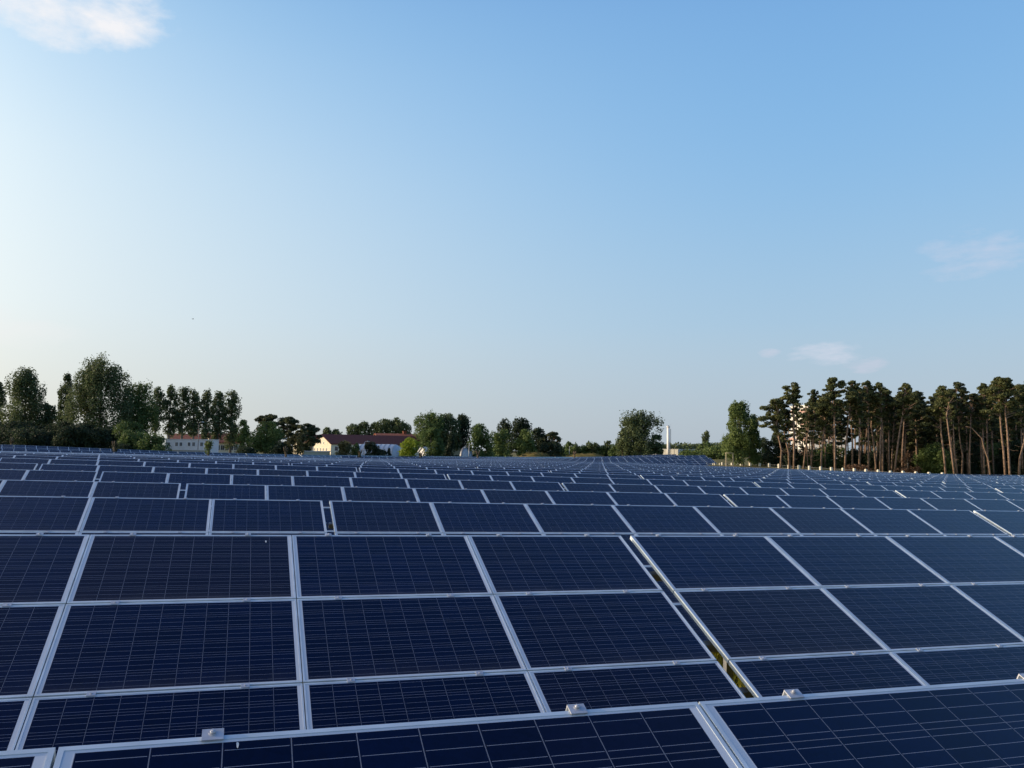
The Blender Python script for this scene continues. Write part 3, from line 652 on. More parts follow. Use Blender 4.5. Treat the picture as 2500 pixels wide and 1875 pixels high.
# ---- the birch and the pine wood
T('birch_tree', 'dense bright green birch standing left of the pine wood', 1804, 80, 985, 1125, 176, 'birch', 'light', bark=BIRCH, x0=1813, dens=1.15)
T('birch_tree', 'slimmer birch on the right shoulder of the bright green one', 1841, 40, 1012, 1130, 178, 'birch', 'mid', bark=BIRCH, x0=1828)
FP = [  # label, trunk path, crown, d, foliage, low extra lobes
 ('low wind-bent pine at the left corner of the pine wood, crown swept left', [(1904,1132),(1908,1100),(1901,1068),(1896,1040),(1899,1005)], (1893,36,975,1052), 166, 'pine', [(1868,1020,14),(1862,1040,10)]),
 ('crooked thin pine with an s-shaped trunk beside the wind-bent pine', [(1926,1136),(1925,1105),(1917,1070),(1914,1050),(1922,1020)], (1918,20,1000,1045), 168, 'pine_dark', None),
 ('tall open pine rising left of the white apartment block', [(1937,1141),(1939,1080),(1937,1020),(1938,980),(1940,950)], (1937,30,935,1000), 165, 'pine', [(1915,972,12),(1955,1015,11),(1925,1030,10)]),
 ('dark slim pine right behind the tall open pine', [(1978,1140),(1985,1080),(1990,1030),(1986,985)], (1984,22,952,1010), 176, 'pine_dark', None),
 ('thin leaning pine before the apartment block, sparse top', [(1960,1143),(1966,1100),(1972,1060),(1976,1020)], (1975,16,1000,1040), 170, 'pine_dark', None),
 ('pine with a slightly curved trunk right of the apartment tower', [(2003,1145),(2006,1100),(2012,1050),(2015,1010),(2012,970)], (2008,26,972,1030), 168, 'pine', None),
 ('tallest straight grey-trunked pine in the left half of the wood', [(2038,1143),(2038,1080),(2037,1020),(2035,970),(2034,935)], (2034,37,922,1002), 164, 'pine', [(2005,990,16),(2060,985,12)]),
 ('pale pine leaning right beneath a wide crown', [(2061,1146),(2065,1090),(2070,1040),(2075,1000),(2078,950)], (2079,27,930,995), 166, 'pine', None),
 ('thin dark pine just right of the pale leaning pine', [(2080,1137),(2081,1080),(2078,1030),(2082,975)], (2092,20,945,1005), 174, 'pine_dark', None),
 ('forked grey pine, its trunk splitting low', [(2097,1146),(2098,1080),(2099,1025),(2090,1008),(2096,970)], (2100,22,948,1010), 165, 'pine', None),
 ('reddish pine in the bright gap right of the forked pine', [(2119,1147),(2120,1080),(2120,1010),(2118,950)], (2118,24,931,1000), 167, 'pine', None),
 ('curved slim pine leaning left into the bright gap', [(2139,1149),(2134,1090),(2127,1040),(2129,1010),(2134,975)], (2134,20,955,1010), 170, 'pine_dark', None),
 ('left trunk of the close pair of straight pines', [(2148,1149),(2149,1080),(2152,1010),(2150,950)], (2147,28,935,1005), 166, 'pine', None),
 ('right trunk of the close pair of straight pines', [(2154,1149),(2155,1080),(2154,1020),(2156,975)], (2162,22,950,1008), 168, 'pine_dark', None),
 ('slim pine with a straight trunk right of the close pair', [(2169,1150),(2170,1090),(2170,1030),(2172,990)], (2172,18,968,1020), 170, 'pine_dark', None),
 ('leaning pine whose reddish trunk slants right', [(2181,1151),(2190,1100),(2197,1050),(2203,1015),(2208,965)], (2212,32,937,1018), 165, 'pine', [(2190,985,14)]),
 ('thin straight pine behind the slanting reddish pine', [(2201,1152),(2203,1100),(2206,1050),(2209,1000)], (2236,24,955,1015), 172, 'pine_dark', None),
 ('broad pine at the left of the right-hand group, trunk curving left', [(2308,1152),(2304,1105),(2298,1060),(2295,1010),(2297,970)], (2299,32,944,1015), 162, 'pine', [(2275,1000,16),(2262,1035,12)]),
 ('slim orange pine with a gently bowed trunk', [(2330,1153),(2323,1105),(2317,1060),(2311,1015),(2316,985)], (2320,22,955,1015), 160, 'pine', None),
 ('straight pine in the middle of the slim orange trunks', [(2337,1153),(2330,1105),(2328,1060),(2327,1020)], (2338,26,934,1000), 164, 'pine_dark', None),
 ('pine with a kinked lower trunk among the orange trunks', [(2346,1139),(2350,1110),(2344,1080),(2340,1030)], (2352,22,950,1012), 168, 'pine_dark', None),
 ('thin grey pine right of the orange trunks', [(2365,1154),(2367,1110),(2369,1060),(2370,1010)], (2372,22,962,1020), 166, 'pine_dark', None),
 ('dark straight pine behind the bare bent tree', [(2401,1155),(2401,1100),(2399,1040),(2398,990)], (2400,26,935,1010), 166, 'pine', None),
 ('left of the two stout sunlit pines near the right edge', [(2453,1156),(2450,1100),(2444,1050),(2441,1005),(2438,950)], (2433,33,921,1000), 158, 'pine', [(2410,1005,15)]),
 ('right of the two stout sunlit pines near the right edge', [(2464,1156),(2462,1100),(2459,1050),(2454,1005),(2455,950)], (2462,28,923,990), 157, 'pine', None),
 ('pine leaning right beyond the two stout sunlit pines', [(2483,1156),(2490,1120),(2500,1080),(2510,1020),(2514,970)], (2512,28,928,1005), 158, 'pine', None),
]
for lab, path, crown, d, m, low in FP: pine(lab, path, crown, d, m, low=low, group='pines along the front of the wood')
pine('bare bent tree arching left with no foliage, right part of the wood', [(2418,1155),(2412,1120),(2402,1092),(2397,1070),(2383,1056),(2372,1044),(2358,1041)], None, 159, bare=True, name='bare_tree', rw=.9)
pine('bare forked trunk leaning at the foot of the apartment block', [(1983,1140),(1978,1110),(1968,1085),(1962,1060)], None, 168, bare=True, name='bare_tree', rw=.7)
rb = random.Random(21)
DEEP = 'slim pine standing deep in the shade of the wood, behind the front trunks'
for i in range(46):
    x = rb.uniform(2165, 2560) if i < 36 else rb.uniform(1955, 2165); d = rb.uniform(176, 214)
    sky_ = float(np.interp(x, [1950, 2000, 2040, 2110, 2180, 2215, 2275, 2300, 2340, 2380, 2440, 2560], [985, 960, 935, 940, 962, 945, 968, 952, 945, 955, 930, 935]))
    yt = sky_+rb.uniform(2, 26); l = rb.uniform(-8, 8); hw = rb.uniform(20, 30)
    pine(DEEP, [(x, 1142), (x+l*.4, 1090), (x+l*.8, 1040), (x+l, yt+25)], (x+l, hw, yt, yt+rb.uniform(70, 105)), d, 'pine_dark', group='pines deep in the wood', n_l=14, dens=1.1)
for x, y0, y1, hw in ((1944, 998, 1062, 19), (1968, 985, 1050, 17), (1958, 1030, 1085, 17), (1980, 1010, 1070, 18), (1925, 1020, 1090, 17)):
    pine('ragged half-grown pine veiling the white apartment tower', [(x+4, 1142), (x+2, 1095), (x, y0+18)], (x, hw, y0, y1), 180+x % 7, 'pine', group='half-grown pines before the tower', n_l=11, dens=.75)
for i in range(15):
    x = 1976+i*13.5+rb.uniform(-4, 4); yt = rb.uniform(978, 1000)
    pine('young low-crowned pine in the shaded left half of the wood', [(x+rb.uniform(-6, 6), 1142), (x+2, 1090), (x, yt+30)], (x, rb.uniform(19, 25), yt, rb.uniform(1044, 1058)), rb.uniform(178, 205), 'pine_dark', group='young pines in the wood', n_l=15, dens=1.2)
for i in range(14):
    x = 2168+i*25+rb.uniform(-6, 6); yt = rb.uniform(985, 1010)
    pine('young low-crowned pine in the shaded right half of the wood', [(x+rb.uniform(-6, 6), 1142), (x+2, 1095), (x, yt+30)], (x, rb.uniform(24, 32), yt, rb.uniform(1065, 1085)), rb.uniform(185, 212), 'pine', group='young pines in the wood', n_l=15, dens=1.1)
UNAMES = ['birches', 'wind-bent pine', 'tall open pine', 'thin leaning pine', 'curved pine by the tower', 'tallest grey-trunked pine', 'pale leaning pine', 'forked grey pine', 'curved slim pine', 'close pair of straight pines', 'slanting reddish pine', 'dry thicket', 'gap left of the broad pine', 'broad left-curving pine', 'bowed orange pine', 'kinked pine trunk', 'bare bent tree', 'two stout sunlit pines', 'last leaning pine', 'crowns over the slanting pine', 'crowns left of the broad pine', 'crowns over the orange trunks', 'crowns over the bare bent tree', 'crowns over the stout pines', 'crowns at the right edge']
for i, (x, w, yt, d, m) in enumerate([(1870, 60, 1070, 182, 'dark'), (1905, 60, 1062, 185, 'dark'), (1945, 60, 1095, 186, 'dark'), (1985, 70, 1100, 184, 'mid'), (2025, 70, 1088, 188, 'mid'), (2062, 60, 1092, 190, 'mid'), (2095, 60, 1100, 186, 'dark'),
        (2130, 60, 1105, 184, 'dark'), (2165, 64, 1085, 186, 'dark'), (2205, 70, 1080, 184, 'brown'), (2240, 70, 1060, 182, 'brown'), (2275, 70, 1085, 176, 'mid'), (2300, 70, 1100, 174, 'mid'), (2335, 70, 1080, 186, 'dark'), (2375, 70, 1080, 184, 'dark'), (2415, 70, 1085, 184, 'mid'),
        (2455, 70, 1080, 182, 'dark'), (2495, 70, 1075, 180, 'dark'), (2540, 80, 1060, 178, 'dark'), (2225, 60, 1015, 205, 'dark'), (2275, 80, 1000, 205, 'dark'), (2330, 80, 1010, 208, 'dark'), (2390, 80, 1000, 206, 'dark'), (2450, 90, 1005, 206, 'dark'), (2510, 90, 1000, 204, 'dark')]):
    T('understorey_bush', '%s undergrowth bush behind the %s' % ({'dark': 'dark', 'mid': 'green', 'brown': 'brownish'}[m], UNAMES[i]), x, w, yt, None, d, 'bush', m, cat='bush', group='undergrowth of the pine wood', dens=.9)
T('brush_pile', 'reddish-brown heap of dry brushwood at the foot of the pines', 2093, 66, 1136, None, 160, 'bush', 'dry', cat='brushwood', leaf=.3)
T('brush_pile', 'smaller dry brown thicket among the leaning pines', 2215, 44, 1102, None, 163, 'bush', 'dry', cat='brushwood', leaf=.3, dens=.3)
# woodland closing the view behind
Lb = []
for i in range(150):
    x = rb.uniform(2150, 2900); d = rb.uniform(222, 262); p = at(x, 1100, d); zt_ = at(x, rb.uniform(985, 1040), d).z; g = gz(p.x, p.y); l = rb.uniform(3, 5)
    Lb.append((p.x, p.y, (zt_+g)/2, l, l, (zt_-g)/2))
V, F = foliage(Lb, 26000, .9, 11, -.9)
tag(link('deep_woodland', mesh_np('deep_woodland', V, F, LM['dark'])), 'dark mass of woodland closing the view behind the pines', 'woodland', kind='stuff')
# ------------------------------------------------------------------ buildings
CREAM = mat('cream_render', (.76, .69, .52), .85, var=.12, vscale=1.5, spec=.2)
ROOFM = mat('maroon_tiles', (.135, .045, .036), .8, var=.25, vscale=2.5, spec=.2)
ROOFO = mat('orange_tiles', (.27, .095, .055), .8, var=.3, vscale=2.5, spec=.2)
WHITE = mat('white_render', (.76, .77, .79), .75, var=.1, vscale=1.2, spec=.3)
GLASSM = mat('window_glass', (.03, .035, .045), .12)
TRIM = mat('white_trim', (.72, .71, .68), .6)
PLASTIC = mat('white_membrane', (.46, .50, .55), .45, var=.12, vscale=.8)
def basis(p0, p1):
    u = (p1-p0); u.z = 0; L_ = u.length; u.normalize(); n = Vector((-u.y, u.x, 0))   # n points away from the camera
    M = Matrix.Identity(4)
    for i in range(3): M[i][0] = u[i]; M[i][1] = n[i]; M[i][2] = (0, 0, 1)[i]
    return M, L_
def window(o, cx, z0, z1, w, y=0.0, shutter=None):
    """a window in the wall plane y (facing -y) of object o's local frame"""
    a = MB()
    a.box(cx-w/2, cx-w/2+.08, y-.05, y+.02, z0, z1); a.box(cx+w/2-.08, cx+w/2, y-.05, y+.02, z0, z1); a.box(cx-w/2+.08, cx+w/2-.08, y-.05, y+.02, z1-.08, z1); a.box(cx-w/2+.08, cx+w/2-.08, y-.05, y+.02, z0, z0+.08)
    a.box(cx-.03, cx+.03, y-.045, y+.02, z0+.08, z1-.08)
    wd = a.build('window', TRIM, o); b = MB(); b.box(cx-w/2+.08, cx+w/2-.08, y-.02, y+.015, z0+.08, z1-.08); b.build('pane', GLASSM, wd)
def gabled(name, label, p0, p1, length, eave, ridge, wallm, roofm, wins=(), over=.4, cat='building', chim=None, sidewins=0):
    """gable wall between plan points p0-p1 (seen from the front), running back by length; eave/ridge world z"""
    g = min(gz(p0.x, p0.y), gz(p1.x, p1.y))-.3; M, Lw = basis(p0, p1); M.translation = Vector((p0.x, p0.y, g)); o = empty(name, (0, 0, 0), label, cat); o.matrix_world = M
    e, r = eave-g, ridge-g; a = MB()
    F_ = [(0, 0, 0), (Lw, 0, 0), (Lw, 0, e), (Lw/2, 0, r-.05), (0, 0, e)]; Bk = [(x, length, z) for x, y, z in F_]
    a.face(F_); a.face(Bk[::-1]); a.face([F_[0], F_[4], Bk[4], Bk[0]]); a.face([F_[1], Bk[1], Bk[2], F_[2]]); a.build('wall', wallm, o)
    b = MB(); s = (r-e)/(Lw/2)
    for sg in (-1, 1):
        x0 = Lw/2; x1 = Lw/2+sg*(Lw/2+over); z1 = e-over*s; t = .22
        P = [Vector((x0, -over, r)), Vector((x1, -over, z1)), Vector((x1, length+over, z1)), Vector((x0, length+over, r))]; Q = [p+Vector((0, 0, t)) for p in P]
        if sg < 0: P = P[::-1]; Q = Q[::-1]
        b.face(P); b.face(Q[::-1])
        for i in range(4): b.face([P[i], Q[i], Q[(i+1) % 4], P[(i+1) % 4]])
    rf = b.build('roof', roofm, o)
    for (fx, fy, h) in (chim or ()):
        c = MB(); c.box(Lw*fx-.4, Lw*fx+.4, length*fy-.5, length*fy+.5, r-1.2, r+h); c.box(Lw*fx-.48, Lw*fx+.48, length*fy-.58, length*fy+.58, r+h-.18, r+h+.02); c.build('chimney', roofm, rf)
    for (cx, z0, z1, w) in wins: window(o, cx*Lw, z0-g, z1-g, w)
    for i in range(sidewins):       # windows in the long wall on the right
        yy = (i+.5)*length/sidewins; c = MB(); c.box(Lw-.02, Lw+.04, yy-.55, yy+.55, e-2.0, e-.7); wd = c.build('window', TRIM, o); c = MB(); c.box(Lw+.03, Lw+.055, yy-.47, yy+.47, e-1.92, e-.78); c.build('pane', GLASSM, wd)
    return o
zz = lambda x, y, d: at(x, y, d).z
WN = [((x-766)/42, zz(783, 1085, 232), zz(783, 1078.5, 232), .55) for x in (776, 783.3, 790.5)]+[((x-766)/42, zz(783, 1101, 232), zz(783, 1093.5, 232), .62) for x in (768.5, 775.5, 783, 790, 797.5)]
gabled('farmhouse', 'long house with a cream gable and a long maroon tiled roof', at(766, 1090, 236), at(808, 1090, 228), 30, zz(808, 1083, 228), zz(786, 1061.5, 232), CREAM, ROOFM, WN, sidewins=9)
gabled('long_house', 'house behind with an orange-brown roof ridge and a chimney', at(905, 1090, 262), at(930, 1090, 250), 26, zz(905, 1076, 256), zz(905, 1060, 262), CREAM, ROOFO, chim=((.5, .35, 1.0),))
gabled('side_wing', 'brown-roofed wing left of the cream gable', at(716, 1090, 262), at(742, 1090, 254), 22, zz(742, 1083, 256), zz(760, 1063, 262), CREAM, ROOFM, sidewins=5)
# red roofs behind the poplar row: ridge runs across the view
def crosshouse(name, label, x0, x1, d, depth, ye, yr, wallm, roofm, nwin, chim=()):
    p0, p1 = at(x0, 1090, d), at(x1, 1090, d+4); g = min(gz(p0.x, p0.y), gz(p1.x, p1.y))-.3; M, Lw = basis(p0, p1); M.translation = Vector((p0.x, p0.y, g)); o = empty(name, (0, 0, 0), label, 'building'); o.matrix_world = M
    e = zz((x0+x1)/2, ye, d)-g; r = zz((x0+x1)/2, yr, d+depth/2)-g; a = MB()
    S_ = [(0, 0, 0), (0, depth, 0), (0, depth, e), (0, depth/2, r-.05), (0, 0, e)]; T_ = [(Lw, y, z) for _, y, z in S_]
    a.face(S_[::-1]); a.face(T_); a.face([S_[0], T_[0], T_[4], S_[4]]); a.face([S_[1], S_[2], T_[2], T_[1]]); a.build('wall', wallm, o)
    b = MB(); s = (r-e)/(depth/2); ov = .5
    for sg in (-1, 1):
        y1 = depth/2+sg*(depth/2+ov); z1 = e-ov*s; P = [Vector((-ov, depth/2, r)), Vector((Lw+ov, depth/2, r)), Vector((Lw+ov, y1, z1)), Vector((-ov, y1, z1))]; Q = [p+Vector((0, 0, .22)) for p in P]
        if sg > 0: P = P[::-1]; Q = Q[::-1]
        b.face(P); b.face(Q[::-1])
        for i in range(4): b.face([P[i], Q[i], Q[(i+1) % 4], P[(i+1) % 4]])
    rf = b.build('roof', roofm, o)
    for fx, h in chim:
        c = MB(); c.box(Lw*fx-.5, Lw*fx+.5, depth/2-.4, depth/2+.4, r-1, r+h); c.build('chimney', wallm, rf)
    for i in range(nwin): window(o, (i+.5)*Lw/nwin, e-2.3, e-.8, 1.1)
    return o
crosshouse('long_house', 'cream house with a red roof behind the left part of the poplar row', 418, 500, 246, 12, 1074, 1060, CREAM, ROOFO, 8, ((.3, 1.2), (.8, 1.2)))
crosshouse('long_house', 'cream house with a red roof behind the last poplars of the row', 516, 592, 240, 12, 1080, 1059, CREAM, ROOFO, 7, ((.35, 1.1),))
# striped stair tower
p = at(479, 1090, 270); g = gz(p.x, p.y); o = empty('striped_tower', (p.x, p.y, g), 'small white tower with red bands above the red roofs', 'tower'); zt_ = zz(479, 1042, 270)-g
a = MB(); a.box(-.8, .8, -.8, .8, 0, zt_); a.box(-.95, .95, -.95, .95, zt_, zt_+.25); a.build('shaft', TRIM, o)
for i in range(4): a = MB(); z_ = zt_-.8-i*.9; a.box(-.84, .84, -.84, .84, z_-.4, z_); a.build('band', mat('red_paint', (.35, .06, .04), .6), o)
def flatblock(name, label, x0, x1, d0, d1, depth, yt, m, wins=(), cat='building', cap=True, h=None):
    p0, p1 = at(x0, 1090, d0), at(x1, 1090, d1); g = min(gz(p0.x, p0.y), gz(p1.x, p1.y))-.3; M, Lw = basis(p0, p1); M.translation = Vector((p0.x, p0.y, g)); o = empty(name, (0, 0, 0), label, cat); o.matrix_world = M
    z = zz((x0+x1)/2, yt, (d0+d1)/2)-g; a = MB(); a.box(0, Lw, 0, depth, 0, z-.15); a.build('wall', m, o)
    b = MB(); b.box(-.12, Lw+.12, -.12, depth+.12, z-.15, z); b.build('roof', TRIM, o)
    for (cx, y0, y1, w) in wins: window(o, (cx-x0)/(x1-x0)*Lw, zz(cx, y1, d0)-g, zz(cx, y0, d0)-g, w)
    return o
flatblock('container_block', 'long pale grey flat container block with paired windows', 404, 514, 214, 214, 6, 1072, WHITE, [(x, 1079.5, 1089.5, .75) for x in (412, 431, 441.5, 461.5, 472.5, 492, 503)])
flatblock('white_cabin', 'small white flat-roofed cabin half hidden by shrubs at left', 266, 312, 210, 212, 5, 1069, WHITE, [(275, 1074, 1082, .8), (300, 1074, 1082, .8)])
flatblock('low_shed', 'low dark-roofed shed with a pale yellow wall before the cream gable', 742, 806, 196, 198, 5, 1101, mat('pale_yellow', (.55, .50, .36), .85, var=.15), cat='shed')
flatblock('garden_wall', 'pale low wall in front of the grey container block', 408, 506, 204, 204, .25, 1098, mat('pale_stone', (.50, .46, .40), .9, var=.2), cat='wall')
def tunnel(name, label, x0, x1, d0, d1, r, yt):
    p0, p1 = at(x0, 1090, d0), at(x1, 1090, d1); g = min(gz(p0.x, p0.y), gz(p1.x, p1.y))-.2; M, Lw = basis(p0, p1); M.translation = Vector((p0.x, p0.y, g)); o = empty(name, (0, 0, 0), label, 'polytunnel'); o.matrix_world = M
    h = zz((x0+x1)/2, yt, (d0+d1)/2)-g; a = MB(); n = 12; K = 26
    for i in range(K):       # rounded ends
        pass
    xs = [0, .15, .5, 1.1, 2.0]+[2+(Lw-4)*j/8 for j in range(1, 8)]+[Lw-2, Lw-1.1, Lw-.5, Lw-.15, Lw]
    def sc(x): t = min(x, Lw-x)/2.6; return sqrt(max(0.04, 1-(1-min(1, t))**2))
    for xa, xb in zip(xs, xs[1:]):
        for k in range(n):
            q = lambda x, k: Vector((x, r-r*cos(pi*k/n)*sc(x), h*sin(pi*k/n)**.55*(.25+.75*sc(x)) if 0 < k < n else 0))
            a.face([q(xa, k), q(xb, k), q(xb, k+1), q(xa, k+1)][::-1], smooth=True)
    a.build('membrane', PLASTIC, o)
    for j in range(0, 9):
        x = 2+(Lw-4)*j/8; b = MB(); b.tube([(x, r-(r+.06)*cos(pi*k/n), (h+.06)*sin(pi*k/n)**.55 if 0 < k < n else 0) for k in range(n+1)], [.05]*(n+1), 5); b.build('hoop', STEEL, o)
    return o
tunnel('white_tunnel', 'long white rounded tunnel tent below the maroon roof', 846, 974, 224, 222, 4.5, 1084)
tunnel('white_tunnel', 'small white dome tent half hidden by the dark conifer', 1112, 1136, 246, 244, 3, 1090)
gabled('white_cottage', 'small white gabled cottage right of the yellow-green shrub', at(1024, 1090, 238), at(1040, 1090, 235), 4, zz(1035, 1102, 236), zz(1035, 1091, 236), TRIM, WHITE, [(.5, zz(1035, 1107, 236), zz(1035, 1101, 236), .7)], cat='cottage')
flatblock('white_hall', 'long low cream and white industrial hall behind the white chimney', 1606, 1655, 400, 396, 20, 1096, mat('cream_cladding', (.70, .64, .50), .7, var=.06))
flatblock('grey_hall', 'grey extension at the right of the cream hall', 1655.5, 1697, 398, 404, 18, 1096.5, mat('grey_cladding', (.42, .45, .50), .6, var=.1), [(1673, 1096.9, 1103, 3.6)])
# chimney
p = at(1631.7, 1090, 385); g = gz(p.x, p.y); zt_ = zz(1631.7, 1039, 385)-g; o = empty('factory_chimney', (p.x, p.y, g), 'tall slim white factory chimney rising over the hall', 'chimney')
a = MB(); a.tube([(0, 0, 0), (0, 0, zt_*.5), (0, 0, zt_-.8)], [.74, .67, .62], 20); a.build('shaft', mat('chimney_white', (.75, .73, .70), .6, var=.08), o)
a = MB(); a.tube([(0, 0, zt_-.8), (0, 0, zt_-.25)], [.74, .74], 20); a.build('collar', TRIM, o); a = MB(); a.tube([(0, 0, zt_-.25), (0, 0, zt_)], [.5, .5], 16); a.build('flue', STEEL, o)
a = MB(); a.box(.66, .86, -.9, -.75, 1, zt_-1.5)
for i in range(28): a.box(.55, .95, -.93, -.90, 1+i*.55, 1.05+i*.55)
a.build('ladder', STEEL, o)
# apartment block behind the pines
APW = mat('apartment_render', (.74, .71, .64), .8, var=.1, vscale=.6); APB = mat('balcony_panels', (.45, .27, .22), .7)
def apartment(label, x0, x1, d0, d1, depth, yt, floors, nb):
    p0, p1 = at(x0, 1090, d0), at(x1, 1090, d1); g = gz(p0.x, p0.y)-.5; M, Lw = basis(p0, p1); M.translation = Vector((p0.x, p0.y, g)); o = empty('apartment_block', (0, 0, 0), label, 'apartment block'); o.matrix_world = M
    z = zz((x0+x1)/2, yt, (d0+d1)/2)-g; a = MB(); a.box(0, Lw, 0, depth, 0, z); a.build('wall', APW, o); b = MB(); b.box(-.3, Lw+.3, -.3, depth+.3, z, z+.35); b.build('roof', TRIM, o)
    fh = z/floors; bw = Lw/nb
    for f in range(floors):
        for k in range(nb):
            x = k*bw; zb_ = f*fh
            if k % 2 == 0:
                c = MB(); c.box(x+.25, x+bw-.25, -1.3, -.003, zb_+.05, zb_+.2); c.box(x+.25, x+bw-.25, -1.38, -1.3, zb_+.2, zb_+1.15); bo = c.build('balcony', APB if f % 2 else APW, o)
                window(o, x+bw/2, zb_+.3, zb_+fh-.5, bw*.6)
            else:
                window(o, x+bw/2, zb_+.9, zb_+fh-.5, bw*.5)
    return o
apartment('tall white apartment tower glimpsed behind the left pines', 1932, 1974, 345, 334, 7, 992, 8, 3)
apartment('long lower white apartment wing with reddish balconies behind the trunks', 1977, 2066, 322, 318, 12, 1056, 4, 8)
apartment('right part of the white apartment wing seen through the bright gap', 2098, 2168, 330, 322, 12, 1062, 4, 6)
def panel_at(px, py):
    '''the panel under a photo pixel: returns table, local slope coordinates'''
    best = None; o0 = Vector((0, 0, CAM_H)); dv = Vector(ray(px, py))
    for o in list(COL.objects):
        if o.type != 'EMPTY' or not o.name.startswith('solar_table'): continue
        Mi = (o.matrix_world @ SM).inverted(); a_ = Mi @ o0; b_ = Mi.to_3x3() @ dv
        if abs(b_.z) < 1e-6: continue
        t_ = -a_.z/b_.z; q = a_+b_*t_
        if t_ > 0 and 0 < q.x < TW and 0 < q.y < SLOPE_L and (best is None or t_ < best[0]): best = (t_, o, q)
    return best
bpy.context.view_layer.update()
for px, py, w_, h_ in ((649, 1322, .007, .018), (580, 1819, .003, .010)):
    bb_ = panel_at(px, py)
    if bb_:
        _, o, q = bb_; a = MB(); n = 9
        a.face([(w_*cos(2*pi*i/n)*(1+.3*sin(i*2.3)), h_*sin(2*pi*i/n)*(1+.25*cos(i*1.7)), .0012) for i in range(n)])
        d_ = child('bird_dropping', a.mesh('bird_dropping', mat('dried_white', (.6, .6, .58), .8)), o, SM @ Matrix.Translation((q.x, q.y, 0)))
# ------------------------------------------------------------------ fence posts, goal frame, lamps, stumps, mounds
POSTW = mat('weathered_post', (.66, .62, .50), .8, var=.15, vscale=5)
def fence_pt(x, dd=0): return float(np.interp(x, [1720, 1764, 2236, 2450, 2700], [188, 183, 140, 131, 124]))+dd
fx = [(1725, 1127), (1741, 1129.5), (1745, 1130), (1757, 1130.5), (1764, 1128.5), (1774, 1131), (1787, 1130), (1809, 1129), (1831.5, 1129.8), (1854.5, 1130.6), (1877.5, 1130.4), (1901.5, 1132.5), (1926, 1134.3), (1950.5, 1135.6), (1976, 1137.2), (2003.5, 1138.5), (2029.5, 1140.5), (2058, 1142),
      (2085.5, 1143), (2114, 1145), (2144, 1146.5), (2174, 1149), (2204.5, 1149.5), (2236, 1151), (2268, 1152.5), (2301, 1153.5)]
fo = empty('field_fence', at(1764, 1140, 183), 'long fence of stout pale posts between the solar field and the pine wood', 'fence')
tops = []
for x, y in fx:
    d = fence_pt(x); p = at(x, y, d); g = gz(p.x, p.y); q = p-fo.location; w = .19 if x > 1760 else .10
    a = MB(); a.box(q.x-w, q.x+w, q.y-w, q.y+w, g-fo.location.z-.3, q.z-.06); a.box(q.x-w*.7, q.x+w*.7, q.y-w*.7, q.y+w*.7, q.z-.06, q.z); a.build('post', POSTW, fo); tops.append((q, g))
for zz_, rr in ((-.30, .02), (-.8, .018), (-1.3, .018)):
    a = MB(); a.tube([q+Vector((0, .2, zz_)) for q, g in tops], [rr]*len(tops), 4); a.build('wire', STEEL, fo)
# goal-like wooden frame
p0, p1 = at(1772.5, 1105, 172), at(1789.5, 1105, 172); g = gz(p0.x, p0.y); o = empty('timber_frame', (p0.x, p0.y, g), 'empty rectangular timber frame like a small goal before the birch', 'timber frame'); e = p1-p0; h = p0.z-g
FR = mat('old_timber', (.46, .38, .26), .85, var=.2, vscale=6)
for q in (Vector((0, 0, 0)), e): a = MB(); a.box(q.x-.06, q.x+.06, q.y-.06, q.y+.06, -.3, h-.18); a.build('upright', FR, o)
a = MB(); a.tube([(-.2, .06, h-.09), (e.x+.2, e.y-.06, h-.09)], [.07, .07], 6); a.build('crossbar', FR, o)
def lamp(label, x, yt, d, arm=True, dark=False):
    p = at(x, yt, d); g = gz(p.x, p.y); h = p.z-g; o = empty('lamp_post', (p.x, p.y, g), label, 'lamp post'); m_ = mat('dark_steel', (.10, .10, .11), .5, .4) if dark else mat('light_steel', (.45, .46, .47), .5, .4)
    a = MB(); a.tube([(0, 0, -.2), (0, 0, h*.5), (0, 0, h)], [.10, .08, .06], 8); a.build('pole', m_, o)
    a = MB(); a.tube([(0, 0, h-.05), (.25, -.1, h+.15), (.7, -.3, h+.2)], [.04, .04, .035], 6); a.box(.6, 1.2, -.52, -.2, h+.12, h+.28); a.build('lamp_head', TRIM, o)
lamp('dark lamp pole in front of the grey container block', 486, 1032, 206, dark=True)
lamp('grey lamp post with a white head left of the dark pines', 690.5, 1072, 192)
lamp('lamp post standing before the maroon roof', 890, 1079, 206)
lamp('thin pole beside the drooping green tree', 1145, 1086, 242)
lamp('thin pole by the low skyline trees', 1390, 1090, 320)
lamp('thin pole standing right of the white chimney', 1646, 1088, 330, dark=True)
STB = mat('stump_bark', (.15, .115, .08), .95, var=.4, vscale=6, spec=.1, bump=.5)
